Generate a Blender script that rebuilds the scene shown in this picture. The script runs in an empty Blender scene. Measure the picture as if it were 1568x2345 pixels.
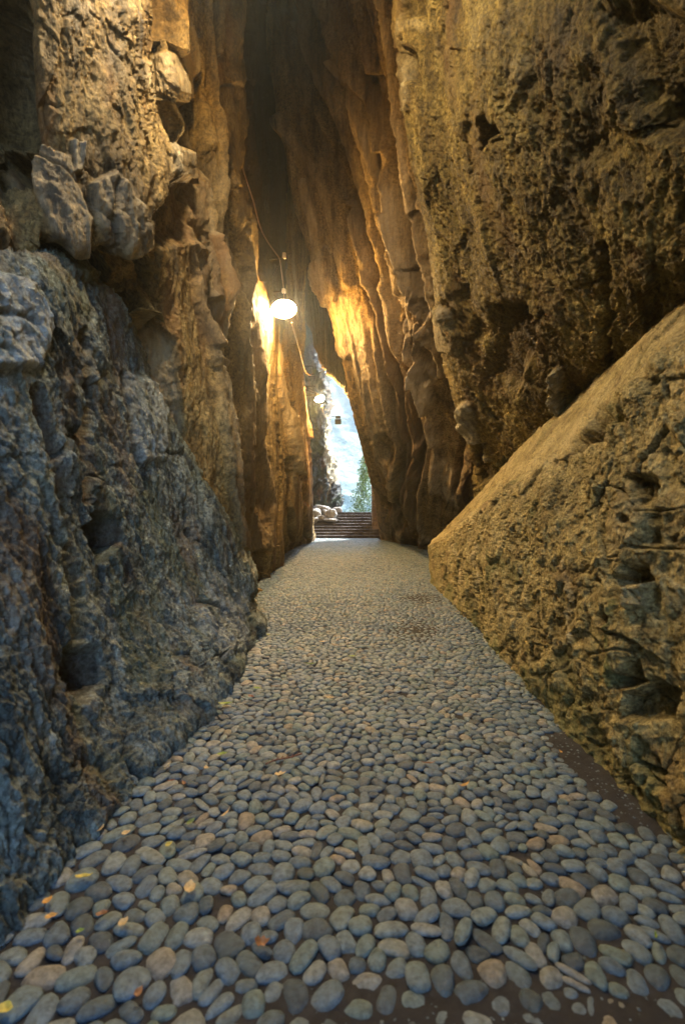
import bpy, math, random
import numpy as np
from mathutils import Vector, Matrix, kdtree
R = math.radians
SC = bpy.context.scene
COL = SC.collection
rng = np.random.default_rng(7)
random.seed(7)

# ------------------------------------------------------------------ camera
CAMZ = 1.1
cd = bpy.data.cameras.new('camera'); cam = bpy.data.objects.new('camera', cd); COL.objects.link(cam)
cam.location = (0, 0, CAMZ); cam.rotation_euler = (R(90), 0, 0)
cd.sensor_fit = 'VERTICAL'; cd.sensor_height = 36; cd.sensor_width = 24; cd.lens = 16
cd.clip_start = 0.05; cd.clip_end = 3000
cd.dof.use_dof = True; cd.dof.focus_distance = 6.5; cd.dof.aperture_fstop = 2.6
SC.camera = cam
F = 1042.0; CX = 784.0; CY = 1172.0         # the photograph's own measure: 1568 x 2344

# ------------------------------------------------------------------ sky, sun, exposure
SUN_EL, SUN_AZ = R(50), R(42)               # azimuth from +Y towards +X
w = bpy.data.worlds.new('World'); SC.world = w; w.use_nodes = True
nt = w.node_tree; bg = nt.nodes['Background']
sky = nt.nodes.new('ShaderNodeTexSky'); sky.sky_type = 'NISHITA'; sky.sun_disc = False
sky.ozone_density = 4.0; sky.dust_density = .3; sky.sun_elevation = SUN_EL; sky.sun_rotation = SUN_AZ
nt.links.new(sky.outputs[0], bg.inputs[0]); bg.inputs[1].default_value = 0.15
sd = bpy.data.lights.new('sun', 'SUN'); sd.energy = 5.0; sd.angle = R(0.5); sd.color = (1, .95, .86)
so = bpy.data.objects.new('sun', sd); COL.objects.link(so)
sdir = Vector((math.sin(SUN_AZ) * math.cos(SUN_EL), math.cos(SUN_AZ) * math.cos(SUN_EL), math.sin(SUN_EL)))
so.rotation_euler = sdir.to_track_quat('Z', 'Y').to_euler(); so.location = (0, -10, 30)
SC.view_settings.view_transform = 'Standard'; SC.view_settings.look = 'None'
SC.view_settings.exposure = 2.65; SC.view_settings.gamma = 1
SC.cycles.use_denoising = True
SC.cycles.max_bounces = 8; SC.cycles.diffuse_bounces = 5; SC.cycles.glossy_bounces = 2
SC.cycles.sample_clamp_indirect = 6.0

# ------------------------------------------------------------------ helpers
def P(px, py, D):
    return ((px - CX) / F * D, D, CAMZ - (py - CY) / F * D)
def Fl(px, py):
    return P(px, py, CAMZ * F / (py - CY))
def proj(V):
    Y = np.maximum(V[:, 1], 0.25)
    return CX + F * V[:, 0] / Y, CY - F * (V[:, 2] - CAMZ) / Y

_perm = np.random.default_rng(3).permutation(256); _perm = np.concatenate([_perm, _perm])
_grad = np.random.default_rng(4).normal(size=(256, 3)); _grad /= np.linalg.norm(_grad, axis=1)[:, None]
def perlin(p):
    i = np.floor(p).astype(np.int64); f = p - i; i &= 255
    u = f * f * f * (f * (f * 6 - 15) + 10)
    out = 0
    for a in (0, 1):
        wa = u[:, 0] if a else 1 - u[:, 0]; ha = _perm[(i[:, 0] + a) & 255]
        for b in (0, 1):
            wb = u[:, 1] if b else 1 - u[:, 1]; hb = _perm[(ha + i[:, 1] + b) & 255]
            for c in (0, 1):
                wc = u[:, 2] if c else 1 - u[:, 2]
                g = _grad[_perm[(hb + i[:, 2] + c) & 255]]
                d = g[:, 0] * (f[:, 0] - a) + g[:, 1] * (f[:, 1] - b) + g[:, 2] * (f[:, 2] - c)
                out = out + wa * wb * wc * d
    return out * 1.5
def fbm(p, o=4, gain=.5, lac=2.07, ridge=False):
    s = 0; a = 1.0; t = 0
    for k in range(o):
        n = perlin(p + 17.3 * k)
        if ridge: n = 1 - 2 * np.abs(n)
        s = s + a * n; t += a; a *= gain; p = p * lac
    return s / t
def facet(p, seed=0, sharp=1.0):
    """blocky facets: every cell is a tilted plane; also the distance to the cell border"""
    base = np.floor(p).astype(np.int64); best = np.full(len(p), 9.0); sec = np.full(len(p), 9.0); val = np.zeros(len(p))
    rs = np.random.default_rng(50 + seed); J = rs.random((256, 3)); G = rs.normal(size=(256, 4))
    for a in (-1, 0, 1):
        for b in (-1, 0, 1):
            for c in (-1, 0, 1):
                q = base + (a, b, c)
                h = _perm[(_perm[(_perm[q[:, 0] & 255] + q[:, 1]) & 255] + q[:, 2]) & 255]
                d3 = p - (q + J[h]); d = np.sqrt((d3 ** 2).sum(1))
                v = (d3 * G[h, :3]).sum(1) * .45 + G[h, 3] * .35
                m = d < best
                sec = np.where(m, best, np.minimum(sec, d)); val = np.where(m, v, val); best = np.where(m, d, best)
    return val, sec - best
def sstep(x, a, b):
    t = np.clip((x - a) / (b - a), 0, 1); return t * t * (3 - 2 * t)

def mesh_np(name, V, quads=None, tris=None, smooth=True):
    me = bpy.data.meshes.new(name); V = np.asarray(V, dtype=np.float32)
    me.vertices.add(len(V)); me.vertices.foreach_set('co', V.ravel())
    ls, st, n = [], [], 0
    if tris is not None and len(tris):
        t = np.asarray(tris, dtype=np.int32); ls.append(t.ravel()); st.append(np.arange(len(t)) * 3); n += t.size
    if quads is not None and len(quads):
        q = np.asarray(quads, dtype=np.int32); ls.append(q.ravel()); st.append(n + np.arange(len(q)) * 4)
    ls = np.concatenate(ls); st = np.concatenate(st).astype(np.int32)
    me.loops.add(len(ls)); me.loops.foreach_set('vertex_index', ls)
    me.polygons.add(len(st)); me.polygons.foreach_set('loop_start', st)
    me.update(calc_edges=True)
    me.polygons.foreach_set('use_smooth', np.full(len(st), smooth, dtype=bool)); me.validate(); me.update()
    return me
def attr(me, name, C):
    a = me.color_attributes.new(name, 'FLOAT_COLOR', 'POINT'); a.data.foreach_set('color', np.asarray(C, dtype=np.float32).ravel())
def link(name, me, mats, parent=None):
    o = bpy.data.objects.new(name, me); COL.objects.link(o)
    for m in (mats if isinstance(mats, (list, tuple)) else [mats]): me.materials.append(m)
    if parent: o.parent = parent
    return o
def tag(o, label=None, cat=None, group=None, kind=None):
    if label: o['label'] = label
    if cat: o['category'] = cat
    if group: o['group'] = group
    if kind: o['kind'] = kind
    return o
def empty(name, loc=(0, 0, 0)):
    o = bpy.data.objects.new(name, None); COL.objects.link(o); o.location = loc; o.empty_display_size = .1
    return o

# ------------------------------------------------------------------ node materials
class NT:
    def __init__(s, name):
        s.m = bpy.data.materials.new(name); s.m.use_nodes = True; s.t = s.m.node_tree
        s.b = s.t.nodes['Principled BSDF']; s.tc = s.t.nodes.new('ShaderNodeTexCoord').outputs['Object']
    def n(s, typ, **kw):
        x = s.t.nodes.new(typ)
        for k, v in kw.items(): setattr(x, k, v)
        return x
    def l(s, a, b): s.t.links.new(a, b)
    def mapping(s, scale, rot=(0, 0, 0)):
        m = s.n('ShaderNodeMapping'); m.inputs['Scale'].default_value = scale; m.inputs['Rotation'].default_value = rot
        s.l(s.tc, m.inputs[0]); return m.outputs[0]
    def noise(s, scale, detail=5, rough=.6, vec=None, dist=0.0):
        x = s.n('ShaderNodeTexNoise'); x.inputs['Scale'].default_value = scale; x.inputs['Detail'].default_value = detail
        x.inputs['Roughness'].default_value = rough; x.inputs['Distortion'].default_value = dist
        s.l(vec or s.tc, x.inputs['Vector']); return x.outputs[0]
    def ramp(s, fac, stops):
        x = s.n('ShaderNodeValToRGB'); e = x.color_ramp.elements
        while len(e) < len(stops): e.new(.5)
        for k, (p, c) in enumerate(stops):
            e[k].position = p; e[k].color = (c, c, c, 1) if isinstance(c, (int, float)) else (*c, 1)
        s.l(fac, x.inputs[0]); return x.outputs[0]
    def mix(s, fac, a, b, mode='MIX'):
        x = s.n('ShaderNodeMix', data_type='RGBA', blend_type=mode)
        for sock, v in ((x.inputs[0], fac), (x.inputs[6], a), (x.inputs[7], b)):
            if hasattr(v, 'is_linked'): s.l(v, sock)
            else: sock.default_value = v if not isinstance(v, tuple) else (*v, 1)[:4]
        return x.outputs[2]
    def math(s, op, a, b=0.0):
        x = s.n('ShaderNodeMath', operation=op)
        for sock, v in ((x.inputs[0], a), (x.inputs[1], b)):
            if hasattr(v, 'is_linked'): s.l(v, sock)
            else: sock.default_value = v
        return x.outputs[0]
    def bump(s, h, strength, dist, prev=None):
        x = s.n('ShaderNodeBump'); x.inputs['Strength'].default_value = strength; x.inputs['Distance'].default_value = dist
        s.l(h, x.inputs['Height'])
        if prev is not None: s.l(prev, x.inputs['Normal'])
        return x.outputs[0]

def rock_mat(name, dark, mid, light, pale=(.55, .52, .44), rust=(.20, .09, .03), moss=(.12, .16, .06), stretch=(1, 1, .3), sc=1.0, bd=.02, fine=60, dd=1.0):
    t = NT(name); v = t.mapping(stretch)
    n1 = t.noise(1.6 * sc, 8, .62, v, .6); n2 = t.noise(7 * sc, 8, .65, v, .3); n3 = t.noise(30 * sc, 8, .7)
    c = t.ramp(n1, [(.38, dark), (.5, mid), (.62, light)])
    c2 = t.ramp(n2, [(.38, dark), (.5, mid), (.63, light)])
    c = t.mix(.5, c, c2)
    sp = t.ramp(n3, [(.38, .38 * dd), (.5, .85), (.64, 1.3)])
    c = t.mix(1.0, c, sp, 'MULTIPLY')
    a = t.n('ShaderNodeVertexColor', layer_name='tone'); sep = t.n('ShaderNodeSeparateColor'); t.l(a.outputs[0], sep.inputs[0])
    brk = t.ramp(n2, [(.3, .25), (.6, 1.0)])
    c = t.mix(t.math('MULTIPLY', sep.outputs[0], brk), c, pale)
    c = t.mix(t.math('MULTIPLY', sep.outputs[2], brk), c, rust)
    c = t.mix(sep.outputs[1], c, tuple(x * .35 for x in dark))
    c = t.mix(t.math('MULTIPLY', a.outputs[1], brk), c, moss)
    t.l(c, t.b.inputs['Base Color'])
    t.l(t.ramp(n2, [(.3, .6), (.7, .88)]), t.b.inputs['Roughness']); t.b.inputs['Specular IOR Level'].default_value = .35
    h1 = t.noise(14 * sc, 9, .68, v, .4); h2 = t.noise(fine, 6, .7)
    b1 = t.bump(h1, 1.0, bd * 3.2); t.l(t.bump(h2, .8, bd * .6, b1), t.b.inputs['Normal'])
    return t.m
def plain(name, col, rough=.6, metal=0, noise=None, bump=None, emit=0):
    t = NT(name); t.b.inputs['Roughness'].default_value = rough; t.b.inputs['Metallic'].default_value = metal
    n = t.noise(noise or 20, 5, .6)
    t.l(t.ramp(n, [(.3, tuple(x * .7 for x in col)), (.7, tuple(min(1, x * 1.25) for x in col))]), t.b.inputs['Base Color'])
    if bump: t.l(t.bump(n, .6, bump), t.b.inputs['Normal'])
    if emit:
        t.b.inputs['Emission Color'].default_value = (1, .86, .58, 1); t.b.inputs['Emission Strength'].default_value = emit
    return t.m

M_left = rock_mat('left rock', (.05, .032, .014), (.29, .20, .075), (.54, .41, .18), pale=(.48, .44, .34), rust=(.22, .11, .04))
M_blue = rock_mat('grey green rock', (.035, .042, .042), (.19, .235, .225), (.46, .52, .49), pale=(.58, .62, .62), rust=(.17, .09, .035), moss=(.13, .16, .07), sc=1.5, bd=.018)
M_rib = rock_mat('ochre rock', (.07, .04, .015), (.32, .21, .08), (.50, .37, .17), pale=(.6, .52, .36), rust=(.12, .06, .025))
M_slab = rock_mat('banded rock', (.06, .035, .015), (.30, .20, .085), (.50, .37, .19), pale=(.62, .52, .38), rust=(.13, .07, .03), stretch=(1.4, .8, .22))
M_hang = rock_mat('shade darkened rock', (.02, .014, .008), (.07, .048, .026), (.14, .10, .055), pale=(.3, .22, .12), rust=(.05, .025, .01), stretch=(1.4, .8, .22))  # rock colour darkened to carry the shade of the unlit cleft
M_right = rock_mat('rough overhang rock', (.05, .033, .010), (.24, .172, .045), (.46, .36, .12), pale=(.5, .46, .34), rust=(.12, .065, .03), stretch=(1, 1, .45), sc=1.4, bd=.022)
M_wall = rock_mat('crumbling mortar', (.17, .125, .045), (.50, .40, .165), (.66, .55, .28), pale=(.64, .54, .34), rust=(.2, .12, .05), moss=(.17, .2, .08), stretch=(1, .8, 1), sc=2.2, bd=.014)
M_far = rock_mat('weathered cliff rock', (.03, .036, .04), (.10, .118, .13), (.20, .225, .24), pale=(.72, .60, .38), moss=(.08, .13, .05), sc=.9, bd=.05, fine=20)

# ------------------------------------------------------------------ lattice surfaces
def hermite(A, ts):
    """A (n, ...) control values, ts parameters 0..n-1: shape keeping cubic"""
    d = np.diff(A, axis=0); m = np.zeros_like(A)
    s = d[:-1] * d[1:]
    m[1:-1] = np.where(s > 0, 2 * s / (d[:-1] + d[1:] + 1e-12 * np.sign(d[:-1] + d[1:] + 1e-20)), 0)
    m[1:-1] = .5 * m[1:-1] + .5 * np.clip((d[:-1] + d[1:]) / 2, -3 * np.minimum(abs(d[:-1]), abs(d[1:])) - .02, 3 * np.minimum(abs(d[:-1]), abs(d[1:])) + .02)
    m[0] = d[0]; m[-1] = d[-1]
    i = np.minimum(ts.astype(int), len(A) - 2); t = (ts - i).reshape((-1,) + (1,) * (A.ndim - 1))
    h = lambda a: a[i]
    t2, t3 = t * t, t * t * t
    return (2 * t3 - 3 * t2 + 1) * h(A) + (t3 - 2 * t2 + t) * h(m) + (-2 * t3 + 3 * t2) * A[i + 1] + (t3 - t2) * m[i + 1]
def cp(e):
    if e[0] == 'w': return e[1:]
    if e[0] == 'g':                        # under the floor, below a contact point
        x, y, z = Fl(e[1], e[2]); return (x, y, -.3)
    return Fl(*e) if len(e) == 2 else P(*e)
def params(L, axis, step, cap):
    px, py = proj(L.reshape(-1, 3)); px = px.reshape(L.shape[:2]); py = py.reshape(L.shape[:2])
    front = L[..., 1] > .4
    ins = front & (px > -250) & (px < 1820) & (py > -250) & (py < 2600)
    dx = np.hypot(np.diff(px, axis=axis), np.diff(py, axis=axis))
    both = (np.take(ins, range(1, L.shape[axis]), axis) | np.take(ins, range(L.shape[axis] - 1), axis))
    dx = np.where(both, dx, 0); n = dx.max(axis=1 - axis) / step
    ts = []
    for k, v in enumerate(n):
        m = int(min(max(v, 10), cap)); ts.append(k + np.arange(m) / m)
    ts.append([len(n)]); return np.concatenate(ts).astype(float)
def poly_sd(px, py, pts):
    """signed distance in px, positive inside"""
    pts = np.array(pts, float); d = np.full(len(px), 1e9); ins = np.zeros(len(px), bool)
    for a, b in zip(pts, np.roll(pts, -1, 0)):
        e = b - a; wx = px - a[0]; wy = py - a[1]
        t = np.clip((wx * e[0] + wy * e[1]) / (e @ e + 1e-9), 0, 1)
        d = np.minimum(d, np.hypot(wx - t * e[0], wy - t * e[1]))
        c = (a[1] > py) != (b[1] > py)
        ins ^= c & (px < (b[0] - a[0]) * (py - a[1]) / (b[1] - a[1] + 1e-12) + a[0])
    return np.where(ins, d, -d)
def line_d(px, py, pts):
    pts = np.array(pts, float); d = np.full(len(px), 1e9)
    for a, b in zip(pts[:-1], pts[1:]):
        e = b - a; wx = px - a[0]; wy = py - a[1]
        t = np.clip((wx * e[0] + wy * e[1]) / (e @ e + 1e-9), 0, 1)
        d = np.minimum(d, np.hypot(wx - t * e[0], wy - t * e[1]))
    return d
def normals(G):
    gu = np.gradient(G, axis=0); gv = np.gradient(G, axis=1)
    N = np.cross(gu, gv); N /= np.linalg.norm(N, axis=2, keepdims=True) + 1e-9
    return N
def sheet(name, lattice, mat, relief, feats=(), step=2.7, cap=260, parent=None, wob=7, flow=False):
    """lattice: rows from top to bottom, each a list of control entries. feats: (kind, pts, size, amount, tone)"""
    L = np.array([[cp(e) for e in row] for row in lattice], float)
    tv = params(L, 0, step, cap); tu = params(L, 1, step, cap)
    G = hermite(L, tv); G = np.swapaxes(hermite(np.swapaxes(G, 0, 1), tu), 0, 1)
    N = normals(G); c = np.array((0, 0, CAMZ)) - G
    px, py = proj(G.reshape(-1, 3)); ins = ((px > 0) & (px < 1568) & (py > 0) & (py < 2344)).reshape(G.shape[:2])
    if ((N * c).sum(2) * ins).sum() < 0: N = -N
    V = G.reshape(-1, 3); NN = N.reshape(-1, 3)
    UV = np.stack(np.broadcast_arrays(tu[None, :], tv[:, None]), -1).reshape(-1, 2)
    tone = np.zeros((len(V), 4)); disp, tone0 = relief(V, UV); tone += tone0
    kf = 5 * np.clip(2.5 / np.maximum(V[:, 1:2], .5), .15, 1)
    if flow: kv = np.stack([UV[:, 0] * .9, UV[:, 1] * .9, 0 * px + 3.3], 1)
    else: kv = V * kf
    wx = px + wob * fbm(kv, 4) * 2; wy = py + wob * fbm(kv + 31, 4) * 2
    for kind, pts, size, amt, tn in feats:
        if kind == 'p': m = sstep(poly_sd(wx, wy, pts), -size * .5, size * .5)
        elif kind == 'l': m = 1 - sstep(line_d(wx, wy, pts), size * .35, size)
        disp = disp + m * amt
        for k, a in (tn or {}).items():
            ch = 'RGBA'.index(k)
            if a >= 0: tone[:, ch] = np.maximum(tone[:, ch], m * a)
            else: tone[:, ch] = tone[:, ch] * (1 - m * -a)
    Dn = np.clip(V[:, 1] / 3.0, .35, 3.0)
    V = V + NN * disp[:, None]
    nv, nu = G.shape[:2]; idx = np.arange(nv * nu).reshape(nv, nu)
    Q = np.stack([idx[:-1, :-1], idx[1:, :-1], idx[1:, 1:], idx[:-1, 1:]], -1).reshape(-1, 4)
    # orient faces with N
    a = V[Q[:, 1]] - V[Q[:, 0]]; b = V[Q[:, 3]] - V[Q[:, 0]]
    if (np.cross(a, b) * NN[Q[:, 0]]).sum() < 0: Q = Q[:, ::-1]
    me = mesh_np(name, V, Q); attr(me, 'tone', np.clip(tone, 0, 1))
    o = link(name, me, mat, parent); return o, V.reshape(nv, nu, 3)

def folds(lattice, c0, c1, n, seed, amp, width, r0=0, r1=None):
    """long ridges and grooves that follow the lean of the rock"""
    rs = random.Random(seed); out = []; rows = lattice[r0:r1]
    for k in range(n):
        f = c0 + (c1 - c0) * (k + rs.uniform(.2, .8)) / n; a = rs.randint(0, max(0, len(rows) // 2 - 1)); b = min(len(rows), a + rs.randint(len(rows) // 2, len(rows)))
        pts = []
        for r in rows[a:b]:
            g = min(max(f + rs.uniform(-.12, .12), 0), len(r) - 1.001); i = int(g); e0, e1 = r[i], r[i + 1]
            if e0[0] in ('w', 'g') or e1[0] in ('w', 'g'): continue
            pts.append((e0[0] + (e1[0] - e0[0]) * (g - i), e0[1] + (e1[1] - e0[1]) * (g - i)))
        if len(pts) < 3: continue
        up = k % 2 == 0; am = amp * rs.uniform(.6, 1.2)
        out.append(('l', pts, width * rs.uniform(.7, 1.4), am if up else -am, {'R': rs.uniform(.2, .55)} if up else {'G': rs.uniform(.25, .55), 'B': rs.uniform(.1, .6)}))
    return out
def S(V, *s): return V * np.array(s)
def tones(n, **kw):
    T = np.zeros((n, 4))
    for k, v in kw.items(): T[:, 'RGBA'.index(k)] = v
    return T
def rel_craggy(big=.12, med=.06, fine=.02, vs=.4, seed=0, fac=.08, micro=.006):
    def f(V, UV=None):
        W = V + .12 * np.stack([fbm(V * 1.7 + s, 3) for s in (3, 40, 77)], 1)
        d = big * fbm(S(W, .9, .9, .45) + seed, 3)
        d += med * (fbm(S(W, 3.2, 3.2, 3.2 * vs) + seed, 4, ridge=True) - .4)
        v1, e1 = facet(S(W, 2.4, 2.4, 1.5) + seed, seed); v2, e2 = facet(S(W, 6.5, 6.5, 3.6) + seed, seed + 1)
        v3, e3 = facet(S(W, 17, 17, 9) + seed, seed + 2)
        d += fac * v1 + fac * .42 * v2 + fac * .16 * v3
        crack = (1 - sstep(e1, 0, .06)) * sstep(fbm(V * 1.3 + 9, 2), -.05, .25) + .5 * (1 - sstep(e2, 0, .09)) * sstep(fbm(V * 2.1 + 5, 2), 0, .3)
        d -= .03 * crack
        d += fine * fbm(S(W, 13, 13, 13 * vs) + seed, 4, ridge=True) + micro * fbm(S(V, 45, 45, 30), 3)
        st = sstep(fbm(S(V, 4, 4, .7) + 11, 4), .12, .42)
        T = tones(len(V), G=.55 * np.clip(crack, 0, 1), B=.7 * st, R=.3 * sstep(fbm(S(V, 2.2, 2.2, 1.2) + 60, 4), .22, .45))
        return d, T
    return f
def rel_flow(big=.1, med=.07, fine=.02, seed=0, fu=2.2, fv=.35, facs=.02, micro=.006):
    """folds that run along the lattice's own lines, as the rock's banding does"""
    def f(V, UV):
        wu = .22 * fbm(np.stack([UV[:, 0] * 1.1, UV[:, 1] * .8, 0 * UV[:, 0] + seed], 1), 3) + .05 * fbm(V * 3 + seed, 3)
        u = UV[:, 0] + wu; v = UV[:, 1] + wu * .5
        q = lambda a, b, c: np.stack([u * a, v * b, 0 * u + c + seed], 1)
        d = big * fbm(q(fu * .5, fv * .8, 1), 2)
        r = fbm(q(fu, fv, 2), 4, .55, ridge=True); r2 = fbm(q(fu * 3.4, fv * 1.0, 5), 3, .5, ridge=True)
        d += med * (r - .4) + fine * (r2 - .4)
        v1, e1 = facet(np.stack([u * 1.8, v * .33, 0 * u], 1) + seed, seed); v2, e2 = facet(np.stack([u * 5, v * .9, 0 * u], 1) + seed, seed + 5)
        d += 1.4 * facs * v1 + facs * .5 * v2
        gk = .6 + .6 * sstep(fbm(V * .8 + 70, 3), -.2, .3)
        d += gk * (.02 * (fbm(S(V, 5, 4, 2.6) + seed + 3, 5, .6, ridge=True) - .4) + .011 * fbm(S(V, 17, 14, 10) + seed, 4, .6, ridge=True))
        d += micro * 1.6 * fbm(S(V, 12, 9, 6) + seed, 4, ridge=True) + micro * fbm(S(V, 34, 30, 20), 3)
        st = sstep(fbm(q(fu * 1.3, fv * .9, 11), 4), .06, .34)
        T = tones(len(V), B=.8 * st, R=.5 * sstep(fbm(q(fu * 1.7, fv, 23), 4), .14, .4), G=.5 * sstep(-r, .0, .45))
        return d, T
    return f
def rel_left(V, UV):
    a, Ta = rel_craggy(.10, .035, .024, .25, 1, .032, .009)(V); b, Tb = rel_flow(.12, .10, .03, 3, 1.5, .28, .03, .008)(V, UV)
    k = sstep(UV[:, 0], 6.2, 7.6); str_ = .022 * fbm(S(V, 11, 11, 1.6) + 5, 4, ridge=True)
    T = Ta * (1 - k)[:, None] + Tb * k[:, None]; dk = sstep(UV[:, 0], 9.9, 11.0) * sstep(V[:, 2], 3.0, 5.5); T[:, 1] = np.maximum(T[:, 1], .9 * dk)  # dk paints the crack's shade: back of the wall darkens upwards
    return (a + str_) * (1 - k) + b * k, T
def rel_outcrop(V, UV):
    a, T = rel_craggy(.08, .035, .030, .38, 5, .034, .010)(V)
    W = V + .1 * np.stack([fbm(V * 2 + s, 3) for s in (3, 40, 77)], 1)
    Ws = W.copy(); Ws[:, 1] += .35 * W[:, 2]; r = fbm(S(Ws, 9, 9, 1.6) + 2, 4, .6, ridge=True); m = fbm(S(W, 24, 24, 11) + 9, 4, .65, ridge=True)
    T[:, 2] = np.maximum(.5 * T[:, 2], .6 * sstep(fbm(S(W, 3.2, 3.2, .8) + 90, 4), .08, .34)); T[:, 1] = np.maximum(T[:, 1], .55 * sstep(-m, -.05, .4))
    T[:, 3] = .45 * sstep(fbm(S(W, 3, 3, 1.4) + 44, 4), .05, .3)
    return .8 * a + .03 * r + .011 * m, T
def rel_rough(V, UV=None):
    W = V + .07 * np.stack([fbm(V * 3 + s, 3) for s in (3, 40, 77)], 1)
    d = .16 * fbm(S(W, .9, .9, .5) + 4, 3)
    q = S(W, 1, 1, .5)
    q = S(W, 1, 1, .42); a = fbm(q * 13, 4, .6, ridge=True); b = fbm(q * 30 + 7, 4, .6, ridge=True)
    d += .05 * fbm(S(W, 3.2, 3.2, 1.6) + 2, 4) + .030 * a + .017 * b + .006 * fbm(V * 60, 3)
    v1, e1 = facet(S(W, 3, 3, 1.8), 9); d += .03 * v1
    T = tones(len(V), G=.6 * sstep(-a, .0, .45), B=.8 * sstep(fbm(S(V, 1.7, 1.7, .9) + 30, 4), .02, .35), R=.25 * sstep(fbm(V * 5 + 8, 4), .2, .5))
    return d, T
def rel_mortar(V, UV=None):
    W = V + .06 * np.stack([fbm(V * 3 + s, 3) for s in (3, 40, 77)], 1)
    d = .07 * fbm(W * 1.5, 3)
    v1, e1 = facet(S(W, 4, 4, 4.5), 21); v2, e2 = facet(W * 10, 22); v3, e3 = facet(W * 24, 23)
    h = fbm(W * 2.6 + 12, 4); hole = sstep(h, .34, .5)
    q = W.copy(); k = (q[:, 2] * 1.0 + q[:, 1] * .55)       # strata slanting down towards the camera
    st = fbm(np.stack([q[:, 0] * 2, q[:, 1] * 1.2, k * 16], 1), 4, ridge=True)
    d += .022 * v1 + .013 * v2 + .007 * v3 + .010 * st + .011 * fbm(W * 9, 4, ridge=True) + .004 * fbm(W * 50, 3)
    crack = (1 - sstep(e1, 0, .05)) * sstep(fbm(V * 2 + 9, 2), -.1, .2)
    pit = sstep(fbm(W * 7 + 55, 3), .32, .42)
    d -= .05 * hole + .018 * crack + .024 * pit
    lowm = sstep(-V[:, 2], -.5, .05)
    T = tones(len(V), G=np.clip(.35 * crack + .4 * hole + .3 * pit, 0, 1), A=np.clip(.7 * sstep(fbm(V * 2.2 + 3, 4) + .35 * lowm, .15, .45), 0, 1), B=.6 * sstep(fbm(V * 3.3 + 70, 4), .15, .4), R=.35 * sstep(fbm(V * 1.9 + 90, 4), .1, .4))
    return d, T

# ------------------------------------------------------------------ floor outline (world)
XLY = [-3, -1, .5, 1.22, 1.53, 2.09, 2.88, 4.28, 5.26, 7.25, 11.1, 16.85, 19.2]
XLX = [-1.2, -1.15, -1.0, -.92, -.86, -.81, -.73, -.82, -1.13, -1.28, -1.59, -1.2, -1.28]
XRY = [-3, .5, 1.47, 2.2, 2.88, 4.1, 6.4, 7.3, 7.7, 13.8, 18.2, 19.2]
XRX = [1.1, 1.1, 1.1, 1.09, 1.15, 1.24, 1.33, 1.40, 2.4, 2.55, 1.45, 1.45]

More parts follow.
